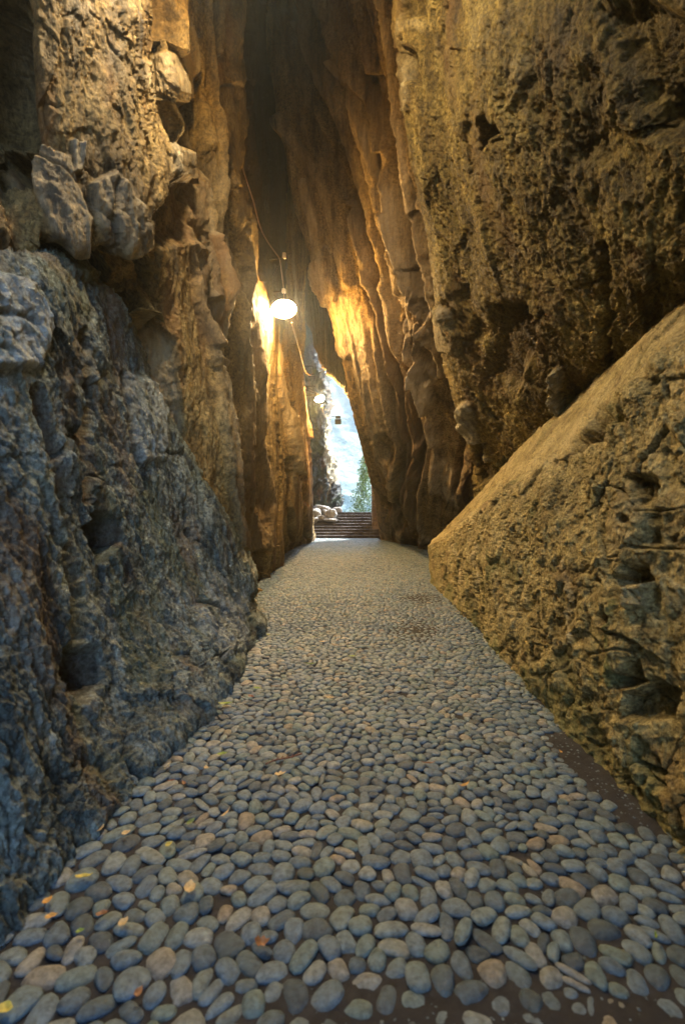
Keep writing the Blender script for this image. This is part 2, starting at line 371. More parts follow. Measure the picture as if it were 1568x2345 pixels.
# ------------------------------------------------------------------ LEFT: main cliff
def W_(*a): return ('w',) + a
left = [
 #  behind              side                 px0             px100             px200             px300            recess           strip             behind strip      rib1              rib2             edge             back
 [W_(-1.5,-.4,9), W_(-1.7,1.2,9), (0,-900,2.2), (90,-900,2.5), (190,-900,2.8), (300,-900,3.1), (335,-900,3.8), (350,-900,3.6), (370,-900,4.5), (440,-900,5.0), (480,-900,5.3), (520,-900,6.7), (640,-900,9)],
 [W_(-1.6,-.4,5.5), W_(-1.7,1.2,5.5), (0,-300,2.25), (90,-300,2.45), (190,-300,2.75), (305,-300,3.05), (326,-300,3.9), (345,-300,3.55), (366,-300,4.6), (455,-300,4.9), (500,-300,5.2), (545,-300,6.6), (640,-300,9)],
 [W_(-1.7,-.4,4), W_(-1.75,1.2,4), (0,0,2.45), (75,0,2.4), (190,0,2.65), (312,0,3.05), (325,0,3.9), (368,0,3.55), (384,0,4.5), (470,0,4.9), (520,0,5.2), (570,0,6.7), (650,0,9)],
 [W_(-1.7,-.4,3.3), W_(-1.75,1.2,3.3), (0,200,2.6), (70,200,2.4), (190,200,2.65), (305,200,3.0), (335,200,3.75), (400,200,3.65), (412,200,4.5), (470,200,4.9), (525,200,5.3), (572,200,6.8), (650,200,9.1)],
 [W_(-1.7,-.4,2.8), W_(-1.75,1.2,2.8), (0,400,2.55), (90,400,2.45), (190,400,2.6), (320,400,3.0), (385,400,3.4), (415,400,3.8), (428,400,4.4), (485,400,5.0), (548,400,5.6), (588,400,7.0), (650,400,9.2)],
 [W_(-1.6,-.4,2.3), W_(-1.7,1.2,2.3), (0,560,2.3), (90,560,2.4), (200,560,2.6), (325,560,3.1), (385,560,3.5), (432,560,4.1), (445,560,4.6), (500,560,5.1), (565,560,5.9), (596,560,7.1), (650,560,9.4)],
 [W_(-1.6,-.4,1.8), W_(-1.7,1.2,1.8), (0,700,2.5), (100,700,2.9), (210,700,3.3), (320,700,3.5), (400,700,3.7), (450,700,4.2), (480,700,4.6), (530,700,5.2), (580,700,6.1), (601,700,7.2), (650,700,9.5)],
 [W_(-1.5,-.4,1.3), W_(-1.7,1.2,1.3), (0,860,2.5), (120,860,2.9), (230,860,3.3), (340,860,3.6), (420,860,3.8), (465,860,4.2), (505,860,4.7), (550,860,5.4), (584,860,6.2), (603,860,7.3), (640,860,9.5)],
 [W_(-1.5,-.4,.7), W_(-1.7,1.2,.7), (0,1060,2.4), (140,1060,2.9), (280,1060,3.4), (400,1060,3.8), (450,1060,4.0), (500,1060,4.3), (535,1060,4.7), (570,1060,5.6), (594,1060,6.5), (608,1060,7.4), (640,1060,9.3)],
 [W_(-1.4,-.4,.2), W_(-1.6,1.2,.2), W_(-1.5,2.2,.3), W_(-1.5,2.7,.3), W_(-1.5,3.2,.3), W_(-1.35,3.6,.35), W_(-1.25,3.9,.4), (520,1250,4.6), (552,1250,5.0), (580,1250,5.9), (600,1250,6.9), (614,1250,7.6), (640,1230,9.2)],
 [W_(-1.4,-.4,-.3), W_(-1.6,1.2,-.3), W_(-1.5,2.2,-.3), W_(-1.5,2.7,-.3), W_(-1.5,3.2,-.3), W_(-1.35,3.6,-.3), W_(-1.25,3.9,-.3), ('g',545,1405), ('g',562,1388), ('g',588,1352), ('g',604,1326), ('g',618,1308), ('g',638,1290)],
]
f_left = [
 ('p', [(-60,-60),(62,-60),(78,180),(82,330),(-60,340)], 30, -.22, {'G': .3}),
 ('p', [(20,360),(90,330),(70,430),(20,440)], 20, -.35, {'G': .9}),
 ('p', [(95,540),(135,552),(165,575),(215,592),(262,588),(320,572),(338,610),(330,660),(300,720),(240,760),(150,630),(90,610)], 20, -.5, {'G': .6}),  # shade under the ledge also painted dark in the hollow
 ('p', [(85,330),(150,360),(205,520),(190,580),(120,560),(80,420)], 14, .05, {'R': .5, 'B': -1, 'G': -1}),
 ('p', [(200,430),(250,400),(320,500),(322,560),(250,575),(215,520)], 14, .06, {'R': .5, 'B': -1, 'G': -1}),
 ('p', [(150,320),(180,330),(182,400),(160,400)], 6, .05, {'R': 1}),
 ('p', [(255,620),(325,600),(328,740),(230,745)], 16, .45, {'G': -1}),
 ('p', [(357,225),(425,245),(430,335),(388,335)], 16, -.28, {'G': .4}),  # hole beside the chunk, its shadow put in as dark tone
 ('p', [(330,-80),(357,-80),(378,40),(385,85),(332,85)], 10, -.25, {'G': .2}),
 ('p', [(312,140),(400,120),(430,190),(425,250),(395,215),(360,240),(330,235),(312,190)], 16, .02, {'R': .45, 'G': -1, 'B': -1}),
 ('p', [(378,340),(428,350),(415,400),(395,400)], 10, .02, {'R': .5, 'G': -1, 'B': -1}),
 ('l', [(372,-100),(390,40),(412,180),(425,330)], 12, .07, {'R': .7, 'B': -1, 'G': -1}),  # lamp-lit strip painted paler along the ridge
 ('p', [(345,500),(400,430),(425,400),(425,540),(390,560),(352,560)], 30, -.12, {'G': .4}),
 ('p', [(290,745),(330,730),(390,780),(420,1000),(400,1020),(365,960),(330,850)], 14, -.06, {'R': .7, 'G': -1, 'B': -1}),
 ('l', [(440,420),(450,560),(470,700)], 15, .05, {'B': .3}),
 ('l', [(470,560),(490,660),(480,780)], 26, .12, {'B': .75}),
 ('l', [(440,200),(445,330),(490,500),(520,660),(545,900),(570,1150),(590,1330)], 20, -.2, {'G': .5}),
 ('l', [(500,140),(520,330),(545,560),(570,700),(588,900),(598,1100),(606,1300)], 14, -.22, {'G': .5}),
 ('l', [(470,700),(510,850),(545,1000),(560,1200)], 16, -.18, {'G': .5}),
 ('p', [(452,230),(490,280),(505,440),(485,520),(460,420)], 24, .08, {'R': .3}),
 ('p', [(515,200),(535,300),(545,420),(520,420)], 16, .12, {'R': .3}),
]
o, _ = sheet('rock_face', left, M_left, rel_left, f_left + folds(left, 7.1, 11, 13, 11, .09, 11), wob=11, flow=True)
tag(o, 'tall craggy tan rock face lit by lamps on the left, with bright chunks and dark crevices', kind='structure')

# ------------------------------------------------------------------ LEFT: low outcrop in front
boul = [
 [W_(-2.2,-.4,1.9), W_(-2.3,.8,2.0), (0,560,2.9), (160,590,3.6), (270,700,3.9), (330,860,4.2), (430,1040,4.5), (520,1180,4.8), (575,1300,5.3), W_(-1.2,5.9,.1)],
 [W_(-1.7,-.4,1.8), W_(-1.75,.8,1.9), (0,590,2.15), (150,592,2.75), (262,695,3.15), (330,880,3.4), (428,1060,3.7), (515,1200,4.05), (575,1330,4.7), W_(-1.2,5.5,.1)],
 [W_(-1.5,-.4,1.6), W_(-1.6,.8,1.65), (0,650,1.95), (145,670,2.4), (245,780,2.85), (318,930,3.15), (412,1100,3.5), (500,1230,3.85), (565,1350,4.4), W_(-1.1,5.2,.05)],
 [W_(-1.4,-.4,1.1), W_(-1.45,.8,1.15), (0,1000,1.72), (130,1000,2.1), (230,1020,2.55), (310,1080,2.9), (400,1200,3.3), (480,1300,3.6), (550,1375,4.2), W_(-1.0,5.1,.05)],
 [W_(-1.2,-.4,.6), W_(-1.2,.8,.6), (0,1450,1.47), (120,1420,1.8), (225,1390,2.2), (310,1360,2.6), (395,1370,3.0), (475,1400,3.35), (555,1410,3.95), W_(-1.0,5.0,.03)],
 [W_(-1.05,-.4,.25), W_(-1.05,.8,.25), (0,1830,1.3), (140,1750,1.6), (250,1660,1.95), (345,1580,2.3), (430,1530,2.65), (500,1500,3.1), (570,1440,3.9), W_(-.95,4.9,.02)],
 [W_(-1.0,-.4,0), W_(-1.0,.8,0), (0,2110), (190,1930), (300,1815), (385,1722), (460,1640), (525,1560), (592,1445), W_(-.98,4.9,0)],
 [W_(-1.0,-.4,-.3), W_(-1.0,.8,-.3), ('g',0,2110), ('g',190,1930), ('g',300,1815), ('g',385,1722), ('g',460,1640), ('g',525,1560), ('g',592,1445), W_(-.98,4.9,-.3)],
]
f_boul = [
 ('p', [(195,1160),(235,1200),(245,1240),(215,1290),(180,1220)], 14, -.2, {'G': .4}),
 ('p', [(140,1480),(200,1500),(215,1560),(180,1600),(140,1570)], 30, -.14, {'G': .3, 'B': .8}),
 ('l', [(60,900),(110,1100),(150,1350),(170,1550)], 26, -.06, {'B': .6}),
 ('l', [(170,760),(185,950),(180,1150)], 16, -.05, {'B': .7}),
 ('l', [(265,860),(285,1000),(320,1120)], 9, -.12, {'G': .4}),
 ('l', [(420,1180),(440,1260)], 12, -.08, {'B': .8}),
 ('p', [(-60,640),(60,660),(85,760),(60,850),(-60,860)], 22, .05, {'R': .7, 'B': -1}),
 ('p', [(480,1310),(560,1370),(560,1480),(500,1520),(430,1430)], 26, .03, {'R': .45, 'B': -1}),
 ('l', [(440,1380),(500,1400)], 9, -.06, {'G': .3}),
 ('p', [(270,860),(340,880),(380,1060),(300,1060)], 18, .03, {'R': .4}),
]
o, _ = sheet('rock_outcrop', boul, M_blue, rel_outcrop, f_boul)
tag(o, 'low grey green rock outcrop sloping down to the cobbles at the near left', 'rock')

# ------------------------------------------------------------------ LEFT: rib behind the first lamp
rib = [
 [(560,-300,9.5), (585,-300,9.5), (600,-300,9.8), (660,-300,10.5), (760,-300,12), (760,-300,16)],
 [(560,200,10), (590,200,9.3), (602,200,9.4), (650,200,10.2), (740,200,12), (740,200,16)],
 [(560,540,10), (590,540,8.9), (604,540,9.0), (645,540,10), (700,540,11.5), (715,540,16)],
 [(560,700,9.9), (590,700,8.5), (608,700,8.6), (655,700,9.8), (686,700,11.4), (694,700,16)],
 [(560,760,9.8), (592,760,8.3), (612,760,8.4), (665,760,9.8), (690,760,11.6), (697,760,16)],
 [(560,830,9.6), (594,830,8.2), (620,830,8.4), (660,830,9.7), (684,830,11.8), (690,830,16.5)],
 [(560,950,9.6), (596,950,8.4), (636,950,8.7), (668,950,10), (694,950,12.4), (700,950,17)],
 [(560,1080,9.6), (600,1080,8.6), (652,1080,9.2), (680,1080,10.8), (703,1080,13.6), (706,1080,18)],
 [(580,1200,9.6), (606,1200,8.8), (655,1200,9.9), (682,1200,12), (708,1200,15.4), (710,1200,19)],
 [(590,1318), (612,1312), (640,1272), (672,1252), (712,1241), (716,1232)],
 [('g',590,1318), ('g',612,1312), ('g',640,1272), ('g',672,1252), ('g',712,1241), ('g',716,1232)],
]
f_rib = [
 ('l', [(640,820),(665,960),(690,1100),(700,1230)], 8, -.35, {'G': .5}),
 ('l', [(655,1050),(660,1230)], 6, -.2, {'G': .6}),
 ('l', [(655,720),(668,800),(680,900),(700,1000)], 7, .1, {'B': .6}),
 ('l', [(615,720),(630,850),(655,990),(672,1080)], 9, .16, {'R': .5, 'B': -1}),
]
o, _ = sheet('rock_face', rib, M_rib, rel_flow(.10, .13, .05, 33, 1.6, .3, .04, .012), f_rib, step=2.4, wob=5, flow=True)
tag(o, 'ochre rock rib glowing under the nearer lamp on the left of the passage', kind='structure')

# ------------------------------------------------------------------ far cliff pier beyond the steps
pier = [
 [(600,400,26), (650,400,24), (690,400,23.5), (730,400,24.5), (745,400,30), (600,400,34)],
 [(600,660,26), (660,660,24), (695,660,23.5), (712,660,24.5), (716,660,30), (600,660,34)],
 [(600,800,26), (660,800,24), (705,800,23.5), (735,800,24.5), (740,800,30), (600,800,34)],
 [(600,900,26), (660,900,24), (715,900,23.2), (752,900,24.3), (756,900,30), (600,900,34)],
 [(600,990,26), (660,990,23.5), (728,990,22.8), (757,990,24), (762,990,30), (600,990,34)],
 [(600,1080,25), (660,1080,23), (735,1080,22.4), (772,1080,23.6), (776,1080,30), (600,1080,34)],
 [(600,1170,25), (660,1170,22.6), (742,1170,22.0), (778,1170,23.4), (781,1170,30), (600,1170,34)],
 [(600,1220,25), (660,1220,22.6), (745,1220,22.0), (781,1220,23.4), (783,1220,30), (600,1220,34)],
]
f_pier = [('l', [(752,950),(762,1020),(774,1100)], 9, .1, {'R': 1, 'A': -1, 'B': -1, 'G': -1}),  # sunlit edge painted cream into the rock colour
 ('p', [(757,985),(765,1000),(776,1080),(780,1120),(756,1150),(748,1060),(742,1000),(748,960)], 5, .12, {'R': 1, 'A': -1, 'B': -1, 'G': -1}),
 ('p', [(765,1100),(782,1110),(782,1150),(772,1165),(762,1150),(760,1120)], 4, -.1, {'G': .7, 'R': -1}),
 ('l', [(708,1125),(745,1095)], 4, -.15, {'G': .8})]
def rel_pier(V, UV=None):
    d, T = rel_craggy(.22, .2, .06, .5, 8, .18, .02)(V); T[:, 3] = .6 * sstep(fbm(V * .8 + 3, 3), 0, .3); return d, T
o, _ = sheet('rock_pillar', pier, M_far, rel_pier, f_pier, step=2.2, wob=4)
tag(o, 'far grey rock pillar beyond the steps with a cream edge painted as if sunlit', 'rock pillar')

# ------------------------------------------------------------------ RIGHT: dark hanging mass above the way out
hang = [
 [(470,-500,11), (560,-500,11), (640,-500,10.5), (720,-500,10), (800,-500,9.5), (900,-500,9.5)],
 [(540,0,12), (600,0,11.6), (650,0,11), (720,0,10.5), (800,0,10.3), (900,0,10)],
 [(590,300,12.4), (630,300,12), (670,300,11.6), (720,300,11.2), (790,300,11), (880,300,11)],
 [(640,520,12.6), (670,520,12.4), (695,520,12.1), (735,520,11.8), (790,520,11.6), (870,520,11.5)],
 [(668,640,12.7), (690,640,12.5), (712,650,12.2), (745,680,12), (785,720,11.8), (850,800,11.8)],
 [(688,686,12.7), (712,762,12.5), (730,815,12.3), (752,846,12.1), (786,882,12), (835,960,12)],
 [(690,684,13.6), (715,758,13.5), (734,808,13.5), (755,838,13.5), (790,872,13.5), (840,950,13.5)],
 [(680,640,17), (712,720,17), (740,780,17), (770,810,17), (800,840,17), (850,900,17)],
]
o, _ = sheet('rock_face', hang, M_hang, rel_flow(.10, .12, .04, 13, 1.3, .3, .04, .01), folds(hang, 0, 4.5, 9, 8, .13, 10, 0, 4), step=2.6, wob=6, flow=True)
tag(o, 'dark brown rock mass hanging over the way out, behind the nearer lamp', kind='structure')

# ------------------------------------------------------------------ RIGHT: leaning banded slab
slab = [
 [(470,-700,10), (480,-700,7.5), (530,-700,6.9), (600,-700,6.2), (700,-700,5.1), (840,-700,4.3), (990,-700,5.0)],
 [(540,-300,10.2), (545,-300,7.6), (600,-300,7.1), (660,-300,6.5), (750,-300,5.4), (880,-300,4.5), (1000,-300,5.2)],
 [(615,0,11), (600,0,7.7), (650,0,7.3), (712,0,6.7), (800,0,5.6), (915,0,4.6), (1000,0,5.4)],
 [(660,280,11.5), (642,280,7.7), (706,280,7.3), (775,280,6.7), (858,280,5.7), (940,280,4.8), (1010,280,5.6)],
 [(700,480,12), (682,480,7.7), (755,480,7.3), (830,480,6.8), (912,480,5.9), (990,480,5.1), (1040,480,5.9)],
 [(755,620,12.4), (738,620,7.85), (792,620,7.4), (868,620,6.9), (958,620,5.9), (1015,620,5.4), (1060,620,6.2)],
 [(795,720,12.8), (777,720,8.1), (822,720,7.6), (885,720,7.1), (972,720,6.2), (1025,720,5.7), (1080,720,6.5)],
 [(815,850,13), (798,850,8.7), (845,850,8.2), (905,850,7.6), (975,850,7), (1040,850,6.4), (1100,850,7)],
 [(846,1010,15), (833,1010,10.9), (872,1010,9.9), (935,1010,8.8), (1003,1010,8.3), (1072,1010,7.4), (1130,1010,7.6)],
 [(878,1120,18), (864,1120,14), (887,1120,12.2), (930,1120,10.8), (988,1120,9.6), (1060,1120,8.6), (1160,1120,8.2)],
 [(888,1200,19), (872,1195,17), (900,1200,15), (935,1205,13.4), (980,1208,12), (1040,1208,10.5), (1150,1200,9.5)],
 [(884,1233), (876,1235), (900,1239), (940,1248), (975,1257), W_(2.7,12.2,0), W_(2.9,9,0)],
 [('g',884,1233), ('g',876,1235), ('g',900,1239), ('g',940,1248), ('g',975,1257), W_(2.7,12.2,-.3), W_(2.9,9,-.3)],
]
f_slab = [
 ('p', [(728,560),(790,600),(835,760),(890,960),(905,1110),(880,1150),(845,1110),(815,1000),(780,850),(760,720)], 90, .03, {'B': -.6, 'G': -.6}),  # lamp-lit zone painted brighter by thinning rust and dark tones
 ('p', [(480,-500),(860,-500),(900,60),(850,260),(790,330),(700,300),(640,330),(600,100)], 170, 0, {'G': .2}),  # soft dark tone paints the shade of the upper crack
 ('l', [(640,0),(720,200),(800,380),(850,540),(880,680)], 18, -.2, {'G': .4}),
 ('l', [(850,180),(895,320),(945,500),(985,640)], 14, -.16, {'G': .4}),
 ('l', [(745,0),(800,110),(850,230),(880,330)], 12, .12, {'R': .3}),
 ('l', [(700,250),(740,350),(790,450)], 16, -.18, {'G': .4}),
 ('l', [(640,280),(700,360),(755,450),(785,560),(800,650)], 20, .12, {'R': .3}),
 ('l', [(700,420),(730,560),(765,680)], 16, .10, {'R': .5, 'B': -1}),
 ('l', [(800,690),(830,800),(850,900),(860,980)], 30, .12, {'R': .6, 'B': -1, 'G': -1}),
 ('l', [(745,610),(775,700),(800,800)], 18, .08, {'R': .5, 'B': -1}),
 ('l', [(690,60),(790,230),(860,380),(905,520),(930,660)], 20, .10, {'R': .25}),
 ('l', [(780,140),(850,300),(905,430),(945,560),(990,700),(1000,745)], 13, .12, {'R': .7, 'B': .2, 'G': -1}),
 ('l', [(900,560),(930,700),(960,800),(975,850)], 7, .10, {'R': .55}),
 ('l', [(760,330),(850,560),(880,700),(920,850),(960,1000)], 14, -.18, {'G': .45, 'B': .6}),
 ('l', [(830,640),(870,760),(900,900),(960,1090)], 11, -.16, {'G': .4, 'B': .6}),
 ('l', [(720,220),(800,420),(850,560)], 16, -.15, {'G': .4}),
 ('p', [(968,830),(985,812),(1000,850),(1000,920),(985,930),(972,890)], 7, .12, {'R': 1, 'B': -1, 'G': -1}),
 ('p', [(975,930),(1010,950),(1020,1010),(990,1000)], 9, .08, {'R': .6}),
 ('p', [(870,985),(910,1010),(905,1060),(880,1040)], 12, -.08, {'G': .4}),
 ('p', [(985,1010),(1060,1080),(1060,1160),(1010,1130)], 14, .02, {'R': .5}),
 ('l', [(860,1010),(900,1090),(950,1160),(985,1230)], 16, .10, {'R': .4}),
 ('l', [(880,1130),(925,1180),(950,1225)], 9, -.22, {'G': .6}),
]
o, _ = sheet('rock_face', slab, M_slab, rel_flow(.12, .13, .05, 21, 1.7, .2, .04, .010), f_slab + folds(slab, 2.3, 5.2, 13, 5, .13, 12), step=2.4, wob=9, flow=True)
tag(o, 'leaning banded rock slab with golden ribs right of the way out', kind='structure')

# ------------------------------------------------------------------ RIGHT: near rough overhang
over = [
 [(950,-900,5.6), (860,-900,3.9), (960,-900,3.3), (1130,-900,2.7), (1340,-900,2.1), (1568,-900,1.7), W_(.3,.8,7), W_(.2,-.6,8), W_(.2,-2,8)],
 [(965,-400,5.6), (905,-400,3.7), (1000,-400,3.2), (1150,-400,2.6), (1350,-400,2.05), (1568,-400,1.6), W_(.9,.8,4.2), W_(.8,-.6,5), W_(.8,-2,5)],
 [(965,0,5.8), (918,0,3.8), (1010,0,3.3), (1150,0,2.6), (1350,0,2.05), (1568,0,1.6), W_(1.1,.8,3.0), W_(1.1,-.6,3.2), W_(1.1,-2,3.2)],
 [(970,300,6), (930,300,4.0), (1030,300,3.5), (1160,300,2.8), (1350,300,2.2), (1568,300,1.7), W_(1.25,.8,2.4), W_(1.25,-.6,2.6), W_(1.25,-2,2.6)],
 [(1010,600,6.6), (995,600,4.6), (1080,600,4.0), (1190,600,3.2), (1360,600,2.5), (1568,560,1.85), W_(1.4,.8,2.1), W_(1.4,-.6,2.2), W_(1.4,-2,2.2)],
 [(1050,850,7.4), (1030,850,5.5), (1120,850,4.6), (1220,820,3.6), (1370,760,2.75), (1568,660,2.0), W_(1.45,.8,2.0), W_(1.45,-.6,2.0), W_(1.5,-2,2.0)],
 [(1100,1010,8), (1075,1010,6.3), (1150,980,5.2), (1235,930,4.0), (1380,840,2.95), (1568,740,2.2), W_(1.6,.8,1.9), W_(1.6,-.6,1.9), W_(1.6,-2,1.9)],
 [(1120,1190,9), (1112,1170,7.0), (1190,1090,5.6), (1270,1020,4.3), (1400,900,3.2), (1568,800,2.4), W_(1.75,.8,1.7), W_(1.75,-.6,1.7), W_(1.75,-2,1.7)],
]
f_over = [
 ('p', [(1115,270),(1140,255),(1150,300),(1120,355),(1108,340)], 10, -.28, {'G': .8}),
 ('p', [(1150,290),(1170,285),(1172,325),(1155,320)], 9, -.2, {'G': .7}),
 ('p', [(925,0),(990,-10),(990,45),(930,48)], 20, -.08, {'G': .5}),
 ('p', [(928,55),(995,60),(990,90),(930,85)], 16, .02, {'R': .2}),
 ('l', [(922,-20),(924,150),(930,240)], 14, .03, {'R': .4}),
 ('p', [(925,110),(960,120),(960,190),(930,180)], 12, -.12, {'G': .4}),
 ('p', [(1330,180),(1390,120),(1400,360),(1340,370)], 60, -.06, {'G': .4}),
 ('p', [(1400,30),(1470,-20),(1568,60),(1568,320),(1480,300)], 60, -.12, {'G': .3}),
 ('p', [(1140,700),(1210,690),(1230,760),(1180,900),(1120,860)], 40, -.14, {'G': .35, 'B': .6}),
 ('l', [(1392,560),(1390,760),(1396,830)], 14, -.06, {'G': .4}),
 ('p', [(1090,640),(1020,690),(1060,790),(1130,770)], 20, -.05, {'B': .5}),
 ('p', [(985,700),(1040,700),(1060,800),(1000,800)], 14, .05, {'R': .25, 'G': -1}),
 ('l', [(1075,930),(1090,985),(1120,1040)], 16, .08, {'R': .7, 'G': -1, 'B': -1}),
 ('l', [(1290,840),(1280,900),(1300,960)], 14, .08, {'R': .6, 'G': -1, 'B': -1}),
 ('p', [(1080,1000),(1120,1010),(1130,1090),(1100,1110)], 14, -.18, {'G': .6}),
 ('p', [(1020,690),(1048,700),(1050,730),(1030,725)], 5, .05, {'R': .8}),
]
o, _ = sheet('rock_face', over, M_right, rel_rough, f_over, step=2.6, wob=12)
tag(o, 'big rough overhanging rock wall on the near right, pitted olive brown', kind='structure')

# ------------------------------------------------------------------ RIGHT: rendered retaining wall with sloping cap
rwall = [
 [W_(1.9,-2,2.0), W_(1.9,.8,2.2), (1600,640,2.3), (1420,790,3.0), (1320,890,3.7), (1220,990,4.6), (1115,1110,6.0), (1035,1192,7.4), (990,1238,8.0), (1010,1238,8.2)],
 [W_(1.5,-2,1.9), W_(1.5,.8,1.95), (1568,720,1.9), (1410,860,2.5), (1310,955,3.1), (1210,1045,3.9), (1110,1145,5.2), (1032,1212,6.8), (986,1245,7.5), (1020,1245,8.0)],
 [W_(1.26,-2,1.6), W_(1.24,.8,1.66), (1568,800,1.64), (1420,938,2.02), (1308,1036,2.53), (1200,1100,3.23), (1085,1182,4.65), (1022,1225,6.2), (983,1250,7.15), (1030,1250,7.9)],
 [W_(1.24,-2,1.5), W_(1.22,.8,1.58), (1568,850,1.62), (1416,960,2.02), (1302,1055,2.52), (1195,1118,3.2), (1082,1195,4.6), (1020,1234,6.15), (982,1257,7.15), (1030,1257,7.9)],
 [W_(1.2,-2,1.0), W_(1.2,.8,1.0), (1568,1250,1.56), (1410,1220,1.9), (1298,1200,2.38), (1192,1200,3.1), (1080,1222,4.55), (1018,1250,6.1), (983,1272,7.15), (1030,1272,7.9)],
 [W_(1.15,-2,.4), W_(1.15,.8,.4), (1568,1650,1.5), (1405,1530,1.83), (1294,1450,2.3), (1190,1380,3.02), (1080,1330,4.5), (1016,1300,6.1), (984,1295,7.15), (1030,1295,7.9)],
 [W_(1.1,-2,0), W_(1.1,.8,0), (1568,1950), (1400,1778), (1290,1672), (1190,1548), (1085,1432), (1020,1366), (986,1330), (1040,1316)],
 [W_(1.1,-2,-.3), W_(1.1,.8,-.3), ('g',1568,1950), ('g',1400,1778), ('g',1290,1672), ('g',1190,1548), ('g',1085,1432), ('g',1020,1366), ('g',986,1330), ('g',1040,1316)],
]
capline = [(1700,650),(1568,765),(1440,890),(1310,1005),(1200,1080),(1085,1168),(1022,1216),(984,1246)]
f_rwall = [
 ('p', [(1335,985),(1375,945),(1390,930),(1395,960),(1380,1005),(1300,1040)], 13, -0.078, {'G': 0.45}),
 ('p', [(1385,975),(1440,915),(1438,955),(1390,985)], 13, -0.060, {'G': 0.45}),
 ('p', [(1495,855),(1530,840),(1520,880),(1490,905)], 13, -0.024, {'G': 0.20}),
 ('p', [(1430,1090),(1500,1100),(1500,1140),(1460,1145)], 29, -0.066, {'G': 0.35}),
 ('p', [(1490,1150),(1512,1180),(1505,1240),(1480,1235)], 29, -0.066, {'G': 0.45}),
 ('p', [(1400,1330),(1440,1300),(1465,1290),(1490,1320),(1440,1345),(1430,1370)], 29, -0.072, {'G': 0.42}),
 ('p', [(1430,1590),(1480,1560),(1530,1580),(1520,1640),(1440,1650),(1420,1630)], 23, -0.078, {'G': 0.42}),
 ('p', [(1400,1540),(1460,1520),(1465,1560),(1410,1570)], 17, -0.072, {'G': 0.30}),
 ('p', [(1440,1345),(1500,1330),(1480,1380),(1440,1390)], 8, .05, {'R': .4}),
 ('p', [(1260,1290),(1290,1270),(1290,1310),(1265,1320)], 15, -0.042, {'G': 0.30}),
 ('p', [(1170,1385),(1210,1370),(1200,1420),(1180,1420)], 13, -0.018, {'G': 0.15}),
 ('l', [(1290,1500),(1340,1650),(1440,1800),(1560,1930)], 31, -0.030, {'G': 0.25, 'A': .5}),
 ('l', [(1300,1290),(1312,1400),(1308,1560)], 8, .006, {'R': .9}),
 ('l', [(1395,1380),(1400,1560)], 10, .006, {'A': .9}),
 ('l', [(1045,1250),(1048,1340)], 5, .01, {'R': .8}), ('l', [(1090,1240),(1092,1340)], 4, .01, {'R': .7}),
 ('l', [(1015,1300),(1018,1350)], 13, -0.012, {'G': 0.25}),
]
def rel_rwall(V, UV=None):
    d, T = rel_mortar(V); px, py = proj(V)
    dd = poly_sd(px, py, capline + [(984, 1100), (1700, 300)])
    cap = sstep(dd + 34 * fbm(V * 5, 4), -12, 14) * (V[:, 1] > .6)
    end = sstep(V[:, 1], 4.5, 6.0) * .5
    W = np.stack([V[:, 0] * 6, (V[:, 1] + V[:, 2]) * .9, (V[:, 2] - V[:, 0]) * 6], 1)
    smooth = .02 * fbm(W * .8, 4) + .016 * fbm(V * 6, 5) + .008 * fbm(V * 18, 4, .6, ridge=True) + .003 * fbm(V * 50, 2)
    v, e = facet(V * 1.6 + 3, 33); smooth = smooth - .04 * (1 - sstep(e, 0, .025)) * sstep(fbm(V + 4, 2), -.1, .1)
    cap = cap * (.72 + .5 * fbm(V * 2.3 + 31, 3)); cap = np.clip(cap, 0, .92)
    d = d * (1 - cap) * (1 - end * .5) + smooth * cap
    T *= (1 - cap)[:, None]; T[:, 0] = np.maximum(T[:, 0], cap * (.15 + .7 * fbm(W * 1.2, 4))); T[:, 2] = np.maximum(T[:, 2], cap * .35 * sstep(fbm(W * 2 + 5, 3), .1, .4))
    return d, T
o, _ = sheet('retaining_wall', rwall, M_wall, rel_rwall, f_rwall, step=2.5, wob=15)
tag(o, 'crumbling mortared wall with smooth sloping cap along the right of the cobbled path', 'wall')

# ------------------------------------------------------------------ unseen rock overhead and outside, added to block sky and sun
def rel_plain(V):
    return .5 * fbm(V * .6, 4) + .1 * fbm(V * 3, 3), tones(len(V))
def wsheet(name, rows, mat, n=(60, 60), rel=rel_plain):
    L = np.array(rows, float); a = np.linspace(0, L.shape[0] - 1, n[0]); b = np.linspace(0, L.shape[1] - 1, n[1])
    G = hermite(L, a); G = np.swapaxes(hermite(np.swapaxes(G, 0, 1), b), 0, 1); N = normals(G); V = G.reshape(-1, 3)
    d, T = rel(V); V = V + N.reshape(-1, 3) * d[:, None]
    idx = np.arange(n[0] * n[1]).reshape(n)
    Q = np.stack([idx[:-1, :-1], idx[1:, :-1], idx[1:, 1:], idx[:-1, 1:]], -1).reshape(-1, 4)
    me = mesh_np(name, V, Q); attr(me, 'tone', T); return link(name, me, mat)
ROOF = [[(-7, y, 4.0 + .5 * y), (-2.6, y, 5.6 + .55 * y), (-.8, y, 6.4 + .6 * y), (1.0, y, 6.0 + .6 * y), (3, y, 3.2 + .35 * y), (7, y, 1)] for y in (-.5, 1, 3, 6, 9, 12, 14.5)]
o = wsheet('light_block_roof', ROOF, M_left); tag(o, 'unseen rock added overhead to keep sky light out of the cleft', kind='structure')
o = wsheet('light_block_cliff', [[(-2.9, y, -.5), (-2.7, y, 3), (-2.7, y, 8), (-3, y, 14)] for y in (-1, 5, 10, 15, 19, 24)], M_left)
tag(o, kind='structure')
o = wsheet('light_block_cliff', [[(-1.3, y, -.5), (-1.9, y, 2.0), (-2.1, y, 6), (-1.6, y, 11)] for y in (.1, -2, -5, -8)], M_blue, (60, 60), lambda V: (.2 * fbm(V, 4), tones(len(V))))
